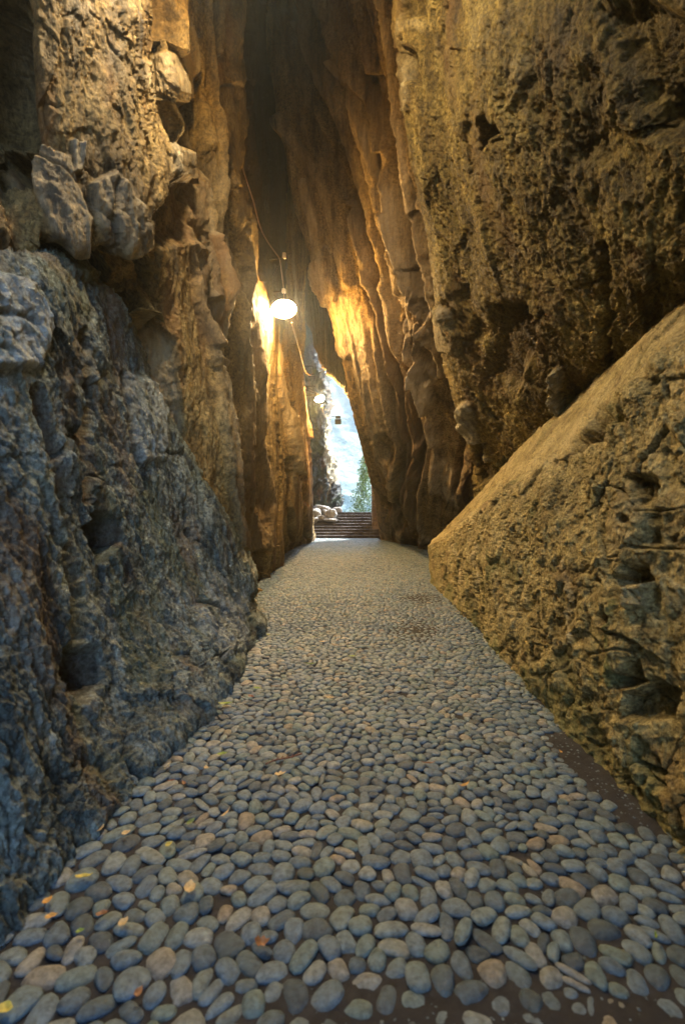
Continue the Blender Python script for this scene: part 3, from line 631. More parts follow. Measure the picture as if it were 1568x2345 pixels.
tag(o, kind='structure')
o = wsheet('light_block_cliff', [[(3.4, y, -.5), (3.3, y, 3), (3.2, y, 8), (3.2, y, 14)] for y in (-3, 3, 8, 13, 18, 21.5)], M_right)
tag(o, kind='structure')

# ------------------------------------------------------------------ ground, landing, hill
M_gr = plain('earth', (.12, .10, .075), .9, noise=6, bump=.02)
g = np.array([(-1500, -1500, -.32), (1500, -1500, -.32), (1500, 1500, -.32), (-1500, 1500, -.32)], float)
tag(link('ground', mesh_np('ground', g, [(0, 1, 2, 3)], smooth=False), M_gr), kind='structure')

t = NT('forested slope')
n1 = t.noise(.05, 6, .65); n2 = t.noise(.32, 9, .75); n3 = t.noise(.02, 4, .5)
c = t.ramp(n2, [(.36, (.22, .30, .27)), (.52, (.32, .42, .37)), (.68, (.44, .54, .47))])
c = t.mix(t.ramp(n1, [(.55, 0.0), (.70, .55)]), c, (.50, .60, .54))
t.l(c, t.b.inputs['Base Color']); t.b.inputs['Roughness'].default_value = .9
t.l(t.bump(n2, 1, 1.5), t.b.inputs['Normal'])
M_hill = t.m
def rel_hill(V):
    return 7 * fbm(V * .02, 3) + 1.1 * fbm(V * .13, 5, .6, ridge=True), tones(len(V))
o = wsheet('hillside', [[(x, y + abs(x) * .1, z) for x in (-260, -80, 0, 80, 260)] for y, z in ((70, -45), (88, -12), (110, 14), (150, 62), (190, 110), (240, 150))], M_hill, (300, 420), rel_hill)
tag(o, 'hazy forested slope seen through the way out', kind='structure')

# ------------------------------------------------------------------ cobbled path: mortar bed and pebbles, one mesh
def xl(y): return np.interp(y, XLY, XLX)
def xr(y): return np.interp(y, XRY, XRX)
def fproj(x, y):
    yy = np.maximum(y, .3); return CX + F * x / yy, CY + F * CAMZ / yy
def undul(x, y):
    V = np.stack([x, y, 0 * x], -1).reshape(-1, 3); return (.018 * fbm(V * .9 + 3, 2)).reshape(np.shape(x))
def mortar_up(x, y):
    """how far the bed rises between the stones: dirt in the near right, the gutter and two trodden patches"""
    V = np.stack([x, y, 0 * x], -1).reshape(-1, 3); n = fbm(V * 2.2 + 9, 3).reshape(np.shape(x)); px, py = fproj(x, y)
    a = sstep(py + .12 * (px - 784) + 130 * n, 2170, 2520)
    gut = sstep(x - (xr(y) - .13 - .12 * n), 0, .07) * sstep(y + .5 * n, 1.55, 1.75) * (1 - sstep(y + .4 * n, 2.15, 2.4))
    b = np.exp(-(((px - 965) / 55) ** 2 + ((py - 1370) / 14) ** 2)) + np.exp(-(((px - 955) / 60) ** 2 + ((py - 1440) / 28) ** 2))
    return np.clip(.9 * a + 1.3 * gut + .55 * b, 0, 1.2)
# seeds
Y0, Y1 = .35, 19.15
seeds = []
y = Y0; rows = 0
while y < Y1:
    s = .056 if y > 2.2 else .056 + .010 * (2.2 - y) / 1.6
    s *= 1.0 if y < 9 else 1.15
    xs = np.arange(xl(y) - .05, xr(y) + .05, s) + rng.random() * s
    for x in xs:
        k = 1.0 + (.25 if x < xl(y) + .22 and y < 4 and rng.random() < .6 else 0)
        if k > 1 and rng.random() < .4: continue
        seeds.append((x + rng.normal() * s * .34, y + rng.normal() * s * .34))
    y += s * .86
seeds = np.array(seeds); ns = len(seeds)
def assign(pts, sd):
    kd = kdtree.KDTree(len(sd))
    for i, p in enumerate(sd): kd.insert((p[0], p[1], 0), i)
    kd.balance(); return np.array([kd.find((q[0], q[1], 0))[1] for q in pts])
S_ = []
yy = Y0
dens = .0135
while yy < Y1:
    xs = np.arange(xl(yy) - .03, xr(yy) + .03, dens); S_.append(np.stack([xs + rng.normal(size=len(xs)) * .002, np.full(len(xs), yy)], 1)); yy += dens
S_ = np.concatenate(S_)
for it in range(2):
    a = assign(S_, seeds); cnt = np.maximum(np.bincount(a, minlength=ns), 1)
    mx = np.bincount(a, S_[:, 0], ns) / cnt; my = np.bincount(a, S_[:, 1], ns) / cnt
    if it == 0: seeds = .45 * seeds + .55 * np.stack([mx, my], 1)
dx = S_[:, 0] - mx[a]; dy = S_[:, 1] - my[a]
cxx = np.bincount(a, dx * dx, ns) / cnt; cyy = np.bincount(a, dy * dy, ns) / cnt; cxy = np.bincount(a, dx * dy, ns) / cnt
ok = cnt > 5
tr = cxx + cyy; df = np.sqrt((cxx - cyy) ** 2 + 4 * cxy ** 2)
A = np.sqrt(np.maximum((tr + df) / 2, 1e-6)) * 2 * .97; B = np.sqrt(np.maximum((tr - df) / 2, 1e-6)) * 2 * .945
th = .5 * np.arctan2(2 * cxy, cxx - cyy)
A = np.clip(A, .012, .085); B = np.clip(B, .010, .06)
up = mortar_up(mx, my)
keep = ok & (rng.random(ns) > np.clip((up - .75) * 1.4, 0, .93)) & (rng.random(ns) > .003)
PV, PQ, PT, PC = [], [], [], []; off = 0
for near in (True, False):
    sel = np.where(keep & ((my < 4.2) == near))[0]
    nsg, nrg = (16, 5) if near else (9, 3)
    m = len(sel); ang = np.linspace(0, 2 * np.pi, nsg, endpoint=False)
    sc = np.clip(1.02 - .22 * up[sel], .7, 1.02) * rng.uniform(.88, 1.03, m)
    a_, b_ = A[sel] * sc, B[sel] * sc
    p2, p3 = rng.uniform(0, 6.28, (2, m)); w2 = rng.uniform(0, .11, m); w3 = rng.uniform(0, .09, m); ex = rng.uniform(1.9, 3.1, m)
    hgt = np.minimum(a_, b_) * rng.uniform(.24, .42, m) + .003
    z0 = undul(mx[sel], my[sel]) - .006 - hgt * .18 - .010 * up[sel] + rng.normal(size=m) * .002
    ca, sa = np.cos(th[sel]), np.sin(th[sel]); tx, ty = rng.normal(size=(2, m)) * .07
    ce, se = np.cos(ang), np.sin(ang)
    rad = (np.abs(ce)[None] ** ex[:, None] + np.abs(se)[None] ** ex[:, None]) ** (-1 / ex[:, None])
    rad = rad * (1 + w2[:, None] * np.sin(2 * ang[None] + p2[:, None]) + w3[:, None] * np.sin(3 * ang[None] + p3[:, None]))
    phis = np.linspace(-.35, 1.35, nrg)
    verts = []
    for ph in phis:
        r = np.cos(ph) ** .72; h = np.sign(np.sin(ph)) * np.abs(np.sin(ph)) ** 1.15
        lx = rad * ce[None] * r * a_[:, None]; ly = rad * se[None] * r * b_[:, None]
        X = mx[sel][:, None] + lx * ca[:, None] - ly * sa[:, None]; Yc = my[sel][:, None] + lx * sa[:, None] + ly * ca[:, None]
        Z = z0[:, None] + h * hgt[:, None] + (lx * tx[:, None] + ly * ty[:, None])
        verts.append(np.stack([X, Yc, Z], -1))
    top = np.stack([mx[sel], my[sel], z0 + hgt], -1)[:, None]
    V = np.concatenate(verts + [top], 1); nvp = V.shape[1]
    q = []
    for r in range(nrg - 1):
        i = np.arange(nsg); q.append(np.stack([r * nsg + i, r * nsg + (i + 1) % nsg, (r + 1) * nsg + (i + 1) % nsg, (r + 1) * nsg + i], 1))
    q = np.concatenate(q); i = np.arange(nsg); tr_ = np.stack([(nrg - 1) * nsg + i, (nrg - 1) * nsg + (i + 1) % nsg, np.full(nsg, nrg * nsg)], 1)
    base = off + np.arange(m)[:, None, None] * nvp
    PQ.append((q[None] + base).reshape(-1, 4)); PT.append((tr_[None] + base).reshape(-1, 3))
    V = V.reshape(-1, 3)
    V[:, 2] += (.0016 if near else 0) * fbm(V * 70, 2); V[:, :2] += .0022 * np.stack([fbm(V * 38 + 5, 2), fbm(V * 38 + 50, 2)], 1)
    PV.append(V); cr = rng.random((m, 3)); cr = np.concatenate([cr, np.ones((m, 1))], 1)
    PC.append(np.repeat(cr, nvp, 0)); off += m * nvp
# grit lying in the dirt between the near stones
ng = 9000; gy = rng.uniform(.6, 1.0, ng) ** 1.0 * 1; gy = .75 + 2.6 * rng.random(ng) ** 1.6; gx = xl(gy) + (xr(gy) - xl(gy)) * rng.random(ng)
gu = mortar_up(gx, gy); edge = np.minimum(gx - xl(gy), xr(gy) - gx); kk = rng.random(ng) < .12 + .4 * gu + 1.2 * np.exp(-np.maximum(edge, 0) / .035); gx, gy, gu = gx[kk], gy[kk], gu[kk]; ng = len(gx)
oct_ = np.array([(1, 0, 0), (0, 1, 0), (-1, 0, 0), (0, -1, 0), (0, 0, .7), (.7, .7, .3), (-.7, .7, .2), (-.6, -.7, .3), (.7, -.6, .2)]); tf = np.array([(0, 5, 4), (5, 1, 4), (1, 6, 4), (6, 2, 4), (2, 7, 4), (7, 3, 4), (3, 8, 4), (8, 0, 4)])
gs = rng.uniform(.0015, .006, ng)[:, None, None]; gv = oct_[None] * gs * rng.uniform(.6, 1.3, (ng, 9, 1)); ga = rng.random(ng) * 6.28
gX = gx[:, None] + gv[..., 0] * np.cos(ga)[:, None] - gv[..., 1] * np.sin(ga)[:, None]; gY = gy[:, None] + gv[..., 0] * np.sin(ga)[:, None] + gv[..., 1] * np.cos(ga)[:, None]
gZ = (undul(gx, gy) - .012 + .010 * gu)[:, None] + gv[..., 2]
PV.append(np.stack([gX, gY, gZ], -1).reshape(-1, 3)); PT.append((tf[None] + off + np.arange(ng)[:, None, None] * 9).reshape(-1, 3))
cr = np.concatenate([rng.random((ng, 3)), np.ones((ng, 1))], 1); cr[:, 0] = .1 + .6 * cr[:, 0]; PC.append(np.repeat(cr, 9, 0)); off += ng * 9
# mortar bed
ys = [Y0 - 3.0]
while ys[-1] < Y1: ys.append(ys[-1] + (.25 if ys[-1] < .4 else max(.012, .0042 * ys[-1] ** 1.3)))
ys = np.array(ys + [Y1 + .15]); nu = 190
uu = np.linspace(0, 1, nu); X = (xl(ys) - .25)[:, None] * (1 - uu) + (xr(ys) + .25)[:, None] * uu; Yg = np.repeat(ys[:, None], nu, 1)
V3 = np.stack([X, Yg, 0 * X], -1).reshape(-1, 3)
Z = undul(X, Yg) - .0095 + .008 * mortar_up(X, Yg) + (.004 * fbm(V3 * 14, 3) + .004 * fbm(V3 * 55, 3, .7)).reshape(X.shape)
V = np.stack([X, Yg, Z], -1).reshape(-1, 3); idx = np.arange(len(ys) * nu).reshape(len(ys), nu)
bedQ = np.stack([idx[:-1, :-1], idx[:-1, 1:], idx[1:, 1:], idx[1:, :-1]], -1).reshape(-1, 4) + off
nPQ = sum(len(x) for x in PQ); nPT = sum(len(x) for x in PT)
wet = mortar_up(X, Yg).reshape(-1)
bc = np.stack([wet, 0 * wet, 0 * wet, 0 * wet], 1)
me = mesh_np('cobbled_path', np.concatenate(PV + [V]), np.concatenate(PQ + [bedQ]), np.concatenate(PT))
attr(me, 'tone', np.concatenate(PC + [bc]))
t = NT('river pebbles and mortar')
a = t.n('ShaderNodeVertexColor', layer_name='tone'); sep = t.n('ShaderNodeSeparateColor'); t.l(a.outputs[0], sep.inputs[0])
c = t.ramp(sep.outputs[0], [(0, (.045, .073, .103)), (.2, (.084, .13, .176)), (.5, (.142, .203, .258)), (.7, (.12, .18, .19)), (.85, (.20, .25, .28)), (.96, (.24, .24, .22)), (1, (.22, .19, .155))])
n = t.noise(55, 8, .72); c = t.mix(1.0, c, t.ramp(n, [(.34, .45), (.66, 1.4)]), 'MULTIPLY')
c = t.mix(t.ramp(t.noise(5, 4, .6), [(.5, 0.0), (.75, .35)]), c, (.12, .16, .09))
c = t.mix(t.ramp(t.noise(1.1, 4, .6), [(.55, 0.0), (.75, .2)]), c, (.16, .16, .15))
bed = t.ramp(t.noise(30, 6, .7), [(.3, (.009, .009, .010)), (.7, (.042, .042, .048))])
bed = t.mix(sep.outputs[0], bed, t.ramp(t.noise(9, 7, .7), [(.3, (.007, .007, .008)), (.7, (.032, .031, .035))]))
c = t.mix(a.outputs[1], bed, c); t.l(c, t.b.inputs['Base Color'])
ro = t.math('ADD', t.math('MULTIPLY', sep.outputs[1], .20), .30); t.l(t.math('SUBTRACT', .9, t.math('MULTIPLY', a.outputs[1], t.math('SUBTRACT', .9, ro))), t.b.inputs['Roughness']); t.b.inputs['Specular IOR Level'].default_value = .5
b1 = t.bump(t.noise(90, 8, .75), .6, .006); b1 = t.bump(t.noise(28, 9, .8), .6, .018, b1); t.l(b1, t.b.inputs['Normal'])
o = link('cobbled_path', me, t.m); tag(o, 'path of grey river pebbles set in dark mortar', kind='structure')
print('pebbles', int(keep.sum()), 'verts', off)

# ------------------------------------------------------------------ small builders
import bmesh
class MB:
    def __init__(s): s.bm = bmesh.new()
    def box(s, c, size, rot=None, bevel=0):
        r = bmesh.ops.create_cube(s.bm, size=1); M = Matrix.Translation(c) @ (rot.to_4x4() if rot else Matrix()) @ Matrix.Diagonal((*size, 1))
        bmesh.ops.transform(s.bm, matrix=M, verts=r['verts'])
        if bevel:
            es = list({e for v in r['verts'] for e in v.link_edges}); bmesh.ops.bevel(s.bm, geom=es, offset=bevel, segments=2, affect='EDGES', profile=.6)
        return s
    def tube(s, pts, r, n=8, closed_caps=True):
        pts = [Vector(p) for p in pts]; rings = []
        for i, p in enumerate(pts):
            d = (pts[min(i + 1, len(pts) - 1)] - pts[max(i - 1, 0)]).normalized()
            u = d.cross(Vector((.3, .2, 1))).normalized(); v = d.cross(u); rr = r[i] if isinstance(r, (list, tuple)) else r
            rings.append([s.bm.verts.new(p + rr * (math.cos(2 * math.pi * k / n) * u + math.sin(2 * math.pi * k / n) * v)) for k in range(n)])
        for A_, B_ in zip(rings[:-1], rings[1:]):
            for k in range(n): s.bm.faces.new((A_[k], A_[(k + 1) % n], B_[(k + 1) % n], B_[k]))
        if closed_caps: s.bm.faces.new(rings[0][::-1]); s.bm.faces.new(rings[-1])
        return s
    def lathe(s, prof, M, n=28):
        rings = [[s.bm.verts.new(M @ Vector((r * math.cos(2 * math.pi * k / n), r * math.sin(2 * math.pi * k / n), z))) for k in range(n)] for r, z in prof]
        for A_, B_ in zip(rings[:-1], rings[1:]):
            for k in range(n): s.bm.faces.new((A_[k], A_[(k + 1) % n], B_[(k + 1) % n], B_[k]))
        return s
    def build(s, name, mat, parent=None, smooth=True):
        bmesh.ops.recalc_face_normals(s.bm, faces=s.bm.faces)
        me = bpy.data.meshes.new(name); s.bm.to_mesh(me); s.bm.free()
        for p in me.polygons: p.use_smooth = smooth
        o = link(name, me, mat, parent)
        return o
def curve(pts, n=10):
    A_ = np.array(pts, float); return [tuple(p) for p in hermite(A_, np.linspace(0, len(A_) - 1, (len(A_) - 1) * n + 1))]

M_iron = plain('rusty iron', (.06, .035, .02), .7, .3, 60, .002)
M_black = plain('black painted metal', (.02, .02, .022), .45, .2, 40)
M_cable = plain('brown cable', (.22, .13, .08), .6, 0, 50)
M_white = plain('white cable', (.65, .68, .7), .5, 0, 50)
M_shade = plain('enamel shade', (.30, .29, .25), .4, .1, 30)
M_porc = plain('porcelain knob', (.55, .45, .32), .35, 0, 50)
M_glow = plain('lit bulb glass', (.9, .85, .7), .3, emit=60)
M_step = rock_mat('slate steps', (.035, .03, .03), (.09, .08, .08), (.17, .16, .16), sc=1.2, bd=.015, fine=30)
M_rubble = rock_mat('pale rubble', (.12, .11, .10), (.38, .36, .33), (.6, .58, .54), sc=1.5, bd=.02, fine=30)

# ------------------------------------------------------------------ steps at the end of the passage
def lx_(y): return -1.36 + .02 * (y - 19)
steps = empty('stone_steps', (0, 19.2, 0)); tag(steps, 'flight of low dark stone steps climbing out at the far end of the cobbles', 'steps')
def slab_mesh(x0, x1, y0, y1, z0, z1, seed):
    """one irregular slab row: worn front edge, small joints"""
    nx = int((x1 - x0) / .035); prof = [(y0 + .02, z0), (y0 + .0, z1 - .035), (y0 - .015, z1 - .012), (y0 + .012, z1), (y0 + .1, z1 - .003), (y1, z1 - .004)]
    V = []
    for i in range(nx + 1):
        x = x0 + (x1 - x0) * i / nx
        for (yy, zz) in prof: V.append((x, yy, zz))
    V = np.array(V); n = fbm(S(V, 1.7, 3, 3) + seed, 4); n2 = fbm(V * 9 + seed, 3)
    jt = np.min(np.abs((V[:, 0] + seed * .37) % .62 - .31 * (1 + .3 * np.sin(seed))), initial=9) * 0
    V[:, 1] += .035 * n + .012 * n2; V[:, 2] += .012 * n + .006 * n2
    k = len(prof); idx = np.arange((nx + 1) * k).reshape(nx + 1, k)
    Q = np.stack([idx[:-1, :-1], idx[1:, :-1], idx[1:, 1:], idx[:-1, 1:]], -1).reshape(-1, 4)
    return V, Q
z = 0; y = 19.2
for k in range(6):
    V, Q = slab_mesh(-1.42, 1.65, y, y + .36, z - .02, z + .118, k * 3.1)
    me = mesh_np('tread', V, Q); attr(me, 'tone', np.zeros((len(V), 4))); link('tread', me, M_step, steps).location = (0, -19.2, 0)
    z += .118; y += .30
for k in range(3):
    V, Q = slab_mesh(-.3, 1.55, y + .25, y + .9, z - .02, z + .13, 30 + k * 2.3)
    me = mesh_np('tread', V, Q); attr(me, 'tone', np.zeros((len(V), 4))); link('tread', me, M_step, steps).location = (0, -19.2, 0)
    z += .128; y += .38
land = wsheet('landing', [[(x, yy, zz) for x in (-3, -1, 1, 4)] for yy, zz in ((20.9, .66), (21.8, .72), (22.4, 1.0), (24, 1.04), (27, 1.02), (30, .6), (34, -1.5))], M_step, (60, 60), lambda V: (.03 * fbm(V * 2, 3), tones(len(V))))
tag(land, kind='structure')
land2 = None

# ------------------------------------------------------------------ rubble left of the steps
def boulder(px, py, D, wpx, hpx, seed, label, rot=0):
    c = Vector(P(px, py, D)); bm = bmesh.new(); bmesh.ops.create_icosphere(bm, subdivisions=4, radius=1)
    V = np.array([v.co[:] for v in bm.verts]); Fc = np.array([[v.index for v in f.verts] for f in bm.faces]); bm.free()
    v1, e1 = facet(V * .9 + seed * 7.7, seed); V = V * (1 + .30 * v1 + .12 * fbm(V * 1.5 + seed, 3))[:, None]
    V = np.sign(V) * np.abs(V) ** .8
    sx = wpx / F * D / 2; sz = hpx / F * D / 2; V = V * (sx, (sx + sz) * .55, sz)
    V = V @ np.array(Matrix.Rotation(rot, 3, 'Y'))
    me = mesh_np('loose_rock', V, None, Fc); attr(me, 'tone', np.zeros((len(V), 4)))
    o = link('loose_rock', me, M_rubble); o.location = c; tag(o, label, 'rock', 'rubble heaped left of the steps')
boulder(758, 1178, 20.9, 30, 24, 1, 'largest cream rock of the heap, at its right end by the steps', .5)
boulder(741, 1163, 21.6, 36, 11, 2, 'long pale flat rock lying on top of the heap left of the steps', -.15)
boulder(724, 1176, 21.0, 22, 20, 3, 'squarish grey rock at the left edge of the heap', .3)
boulder(737, 1186, 20.7, 22, 12, 4, 'low rounded rock at the bottom middle of the heap', .2)
boulder(755, 1190, 20.6, 34, 8, 5, 'thin flat rock at the foot of the largest cream rock', -.1)
boulder(721, 1191, 20.6, 18, 10, 6, 'small rock in the lower left corner of the heap', .4)
boulder(746, 1173, 21.3, 22, 12, 7, 'middle rock wedged between the long pale rock and the largest one', -.4)
boulder(772, 1168, 22.2, 22, 16, 8, 'dark brown rock behind the right end of the heap', .1)
boulder(722, 1164, 21.9, 20, 12, 9, 'brownish rock at the upper left of the heap', .0)

# ------------------------------------------------------------------ masonry pier right of the steps
V = []; pier_o = empty('stone_pier', (1.6, 20.3, 0)); tag(pier_o, 'narrow masonry pier of reddish blocks at the right of the steps', 'pier')
mb = MB(); zz = 0; k = 0
while zz < 2.36:
    h = random.uniform(.13, .22); x = 1.30
    while x < 2.0:
        wd = random.uniform(.2, .36); mb.box((x + wd / 2 + random.uniform(-.01, .01), 20.3 + random.uniform(-.015, .015), zz + h / 2), (wd - .018, .6, h - .016), None, .018); x += wd
    zz += h
V_ = mb.build('blocks', rock_mat('reddish masonry', (.10, .07, .055), (.26, .19, .15), (.38, .31, .26), sc=2, bd=.01, fine=40)); V_.parent = pier_o; V_.location = (-1.6, -20.3, 0)
a_ = V_.data.color_attributes.new('tone', 'FLOAT_COLOR', 'POINT'); a_.data.foreach_set('color', np.zeros(len(V_.data.vertices) * 4, dtype=np.float32))
m_ = MB().box((1.66, 20.3, 1.15), (.66, .54, 2.3)).build('mortar', M_gr); m_.parent = pier_o; m_.location = (-1.6, -20.3, 0)

# ------------------------------------------------------------------ tree outside
tr = empty('conifer_tree', (2.2, 31, -.3)); tag(tr, 'bright green bushy conifer standing beyond the steps at the right of the opening', 'tree')
MB().tube([(0, 0, 0), (.03, 0, 1.6), (0, .05, 3.2), (.02, 0, 5.6)], [.13, .10, .06, .015]).build('trunk', plain('bark', (.10, .07, .05), .9, noise=20, bump=.01), tr)
nl = 15000; u = rng.random(nl) ** .8; hz = .3 + 5.6 * u; az = rng.random(nl) * 6.283
cl = fbm(np.stack([np.cos(az) * 1.5, np.sin(az) * 1.5, hz * 1.7], 1), 3); rmax = 1.9 * (1 - u) ** .5 * (1 + .7 * cl) + .05
rr = rmax * np.sqrt(rng.uniform(.35, 1, nl)); c = np.stack([rr * np.cos(az), rr * np.sin(az), hz - .15 * rr], 1)
d = rng.normal(size=(nl, 3)); d[:, 2] += .5; d /= np.linalg.norm(d, axis=1)[:, None]; e = np.cross(d, rng.normal(size=(nl, 3))); e /= np.linalg.norm(e, axis=1)[:, None]
s_ = rng.uniform(.05, .12, nl)[:, None]
V = np.stack([c - e * s_ * .3, c + d * s_, c + e * s_ * .3, c - d * s_ * .5], 1).reshape(-1, 3)
me = mesh_np('crown', V, np.arange(nl * 4).reshape(-1, 4), smooth=False); t = NT('conifer leaves')
t.l(t.ramp(t.noise(2.5, 5, .7), [(.35, (.06, .11, .03)), (.55, (.17, .28, .06)), (.7, (.30, .42, .10))]), t.b.inputs['Base Color']); link('crown', me, t.m, tr)

# ------------------------------------------------------------------ lamps
def lamp(loc, aim, power, label, anchor, r=.2, knob=True, col=(1, .53, .12)):
    root = empty('passage_lamp', loc); tag(root, label, 'lamp', 'enamel lamps hung along the passage')
    q = Vector(aim).to_track_quat('-Z', 'Y').to_matrix(); M = q.to_4x4()
    MB().lathe([(.03, .15), (.045, .145), (.05, .09), (.08, .06), (r * .85, .02), (r, -.02), (r * 1.03, -.022), (r * .97, -.012), (r * .82, .012), (.07, .045), (.03, .06)], M).build('shade', M_shade, root)
    prof = [(.001, .03)] + [(r * .9 * math.sin(a), -.012 - .035 * math.cos(a)) for a in np.linspace(1.57, .02, 7)]
    b = MB().lathe([(r * .9, .0)] + prof[1:], M).build('bulb', M_glow, root)
    an = Vector(anchor) - Vector(loc)
    MB().tube([an, an * .5 + Vector((0, 0, .10)), q @ Vector((0, 0, .16))], .012).tube([an + Vector((0, 0, .35)), q @ Vector((0, 0, .16))], .008).build('bracket', M_iron, root)
    ld = bpy.data.lights.new('lamp_light', 'POINT'); ld.energy = power; ld.color = col; ld.shadow_soft_size = .12
    lo = bpy.data.objects.new('lamp_light', ld); COL.objects.link(lo); lo.parent = root
    lo.matrix_local = Matrix.Translation(q @ Vector((0, 0, -.06))) @ M
    return root
L1 = P(650, 706, 7.2); L2 = P(732, 912, 13.0)
lamp(L1, (.12, -.35, -1), 110, 'nearer lit lamp on an iron bracket in the dark cleft, the larger and brighter one', (-1.36, 7.4, L1[2] + .10))
lamp(L2, (.35, -.6, -1), 220, 'farther smaller lit lamp in front of the far grey pillar', (-1.45, 13.2, L2[2] + .35), .14)
L3 = (-.9, 2.65, 5.35)
lamp(L3, (.1, -.05, -1), 46, 'lamp hung high on the left rock face just above the picture', (-1.75, 2.7, 5.7), col=(1, .54, .13))

# bracket with knob above the nearer lamp, and the cable running down the cleft
br = empty('cable_bracket', P(640, 588, 7.2)); tag(br, 'small iron bracket with a porcelain knob above the nearer lamp', 'bracket')
o0 = Vector(P(640, 588, 7.2))
MB().tube([Vector(P(606, 597, 7.5)) - o0, Vector(P(652, 588, 7.2)) - o0], .011).tube([Vector(P(612, 660, 7.5)) - o0, Vector(P(648, 590, 7.2)) - o0], .007).build('arm', M_iron, br)
k = Vector(P(651, 585, 7.2)) - o0
MB().lathe([(.0, -.04), (.03, -.04), (.035, -.01), (.02, 0), (.035, .01), (.03, .04), (.0, .04)], Matrix.Translation(k), 12).build('knob', M_porc, br)
br = empty('cable_bracket', P(635, 668, 7.2)); tag(br, 'braced iron bracket right over the nearer lamp shade', 'bracket'); o0 = Vector(P(635, 668, 7.2))
MB().tube([Vector(P(606, 670, 7.5)) - o0, Vector(P(652, 666, 7.15)) - o0], .011).tube([Vector(P(610, 645, 7.5)) - o0, Vector(P(622, 669, 7.3)) - o0], .007).build('arm', M_iron, br)
MB().lathe([(.0, -.03), (.03, -.03), (.035, 0), (.03, .03), (.0, .03)], Matrix.Translation(Vector(P(650, 666, 7.15)) - o0), 12).build('knob', M_porc, br)
cab = curve([P(520, 200, 5.4), P(532, 290, 5.6), P(553, 375, 5.9), P(577, 450, 6.2), P(601, 532, 6.6), P(638, 588, 7.15), P(645, 625, 7.15), P(650, 666, 7.15), P(651, 690, 7.2)], 8)
tag(MB().tube(cab, .0085, 8).build('cable', M_cable), 'long brown cable hanging down the dark cleft to the nearer lamp', 'cable')
cab = curve([P(668, 738, 7.3), P(685, 800, 9.5), P(697, 845, 12.0), P(708, 858, 12.6), P(716, 854, 12.8)], 8)
tag(MB().tube(cab, .009, 8).build('cable', M_cable), 'thin cable running from the nearer lamp down to the wire frames at the far pillar', 'cable')
def frame(cs, D, label):
    root = empty('wire_frame', P(cs[0][0], cs[0][1], D)); tag(root, label, 'bracket'); o0 = Vector(P(cs[0][0], cs[0][1], D))
    MB().tube([Vector(P(x, y, D)) - o0 for x, y in cs], .014, 6).build('arm', M_black, root)
    return root
frame([(697, 838), (716, 838), (718, 856), (702, 858)], 12.9, 'upper thin black wire frame bracket on the rib above the farther lamp')
frame([(706, 862), (720, 862), (722, 884), (704, 884)], 12.9, 'middle thin black wire frame bracket between the farther lamp and the upper frame')
frame([(702, 905), (722, 903), (728, 908)], 12.9, 'lowest black bracket arm holding the farther lamp')
cab = curve([P(738, 928, 13.1), P(741, 948, 15), P(748, 958, 17), P(757, 952, 18.5), P(760, 938, 19)], 8)
tag(MB().tube(cab, .022, 6).build('cable', M_white), 'loose white cable loops hanging under the farther lamp', 'cable')
fl = empty('floodlight', P(774, 965, 18)); tag(fl, 'small dark boxy floodlight hanging in the bright opening', 'floodlight')
MB().box((0, 0, 0), (.25, .2, .20), Matrix.Rotation(R(20), 3, 'X'), .02).build('housing', M_black, fl)
MB().box((0, -.03, .17), (.20, .12, .11), Matrix.Rotation(R(12), 3, 'X'), .015).build('gear_box', M_black, fl)
o0 = Vector(P(774, 965, 18)); MB().tube([Vector(P(752, 953, 19.6)) - o0, Vector((-.05, 0, .22)), Vector((.10, 0, .22))], .014, 6).build('bracket', M_black, fl)

# ------------------------------------------------------------------ fallen leaves
def leafmesh(Lc, wd, curl, kind):
    n = 9; V = []
    for i in range(n):
        t_ = i / (n - 1); x = (t_ - .5) * Lc
        hw = wd * (math.sin(math.pi * min(1, t_ ** .8 + .02)) ** .8) * (1 if kind != 'ragged' else (.7 + .5 * ((i * 7) % 3) / 2))
        zc = curl * Lc * (4 * (t_ - .5) ** 2)
        for s, dz in ((-1, .22), (-.5, .09), (0, 0), (.5, .09), (1, .22)):
            V.append((x, s * hw, zc + dz * hw * 1.4 + .0015 * math.sin(9 * t_ + s * 3)))
    Vn = np.array(V); idx = np.arange(n * 5).reshape(n, 5); Q = np.stack([idx[:-1, :-1], idx[1:, :-1], idx[1:, 1:], idx[:-1, 1:]], -1).reshape(-1, 4)
    return mesh_np('fallen_leaf', Vn, Q)
def leafmat(name, c):
    t = NT(name); t.l(t.ramp(t.noise(90, 5, .6), [(.32, tuple(x * .55 for x in c)), (.6, c)]), t.b.inputs['Base Color']); t.b.inputs['Roughness'].default_value = .55
    return t.m
LM = {'green': leafmat('green leaf', (.20, .30, .04)), 'dgreen': leafmat('dark green leaf', (.09, .17, .04)), 'yellow': leafmat('yellow leaf', (.48, .42, .08)), 'orange': leafmat('orange leaf', (.55, .30, .07)),
      'brown': leafmat('brown leaf', (.24, .11, .05)), 'tan': leafmat('tan leaf', (.50, .38, .20)), 'red': leafmat('red brown leaf', (.22, .07, .04))}
def leaf(px, py, Lpx, ang, colr, label, wr=.22, curl=.12, kind='', group=None):
    x, y_, _ = Fl(px, py); Lc = Lpx * .8 / F * y_
    me = leafmesh(Lc, Lc * wr, curl, kind); o = link('fallen_leaf', me, LM[colr]); o.location = (x, y_, float(undul(np.array([x]), np.array([y_]))[0]) + .022 + .0)
    o.rotation_euler = (random.uniform(-.15, .15), random.uniform(-.1, .1), R(ang)); tag(o, label, 'leaf', group or 'fallen leaves on the cobbles')
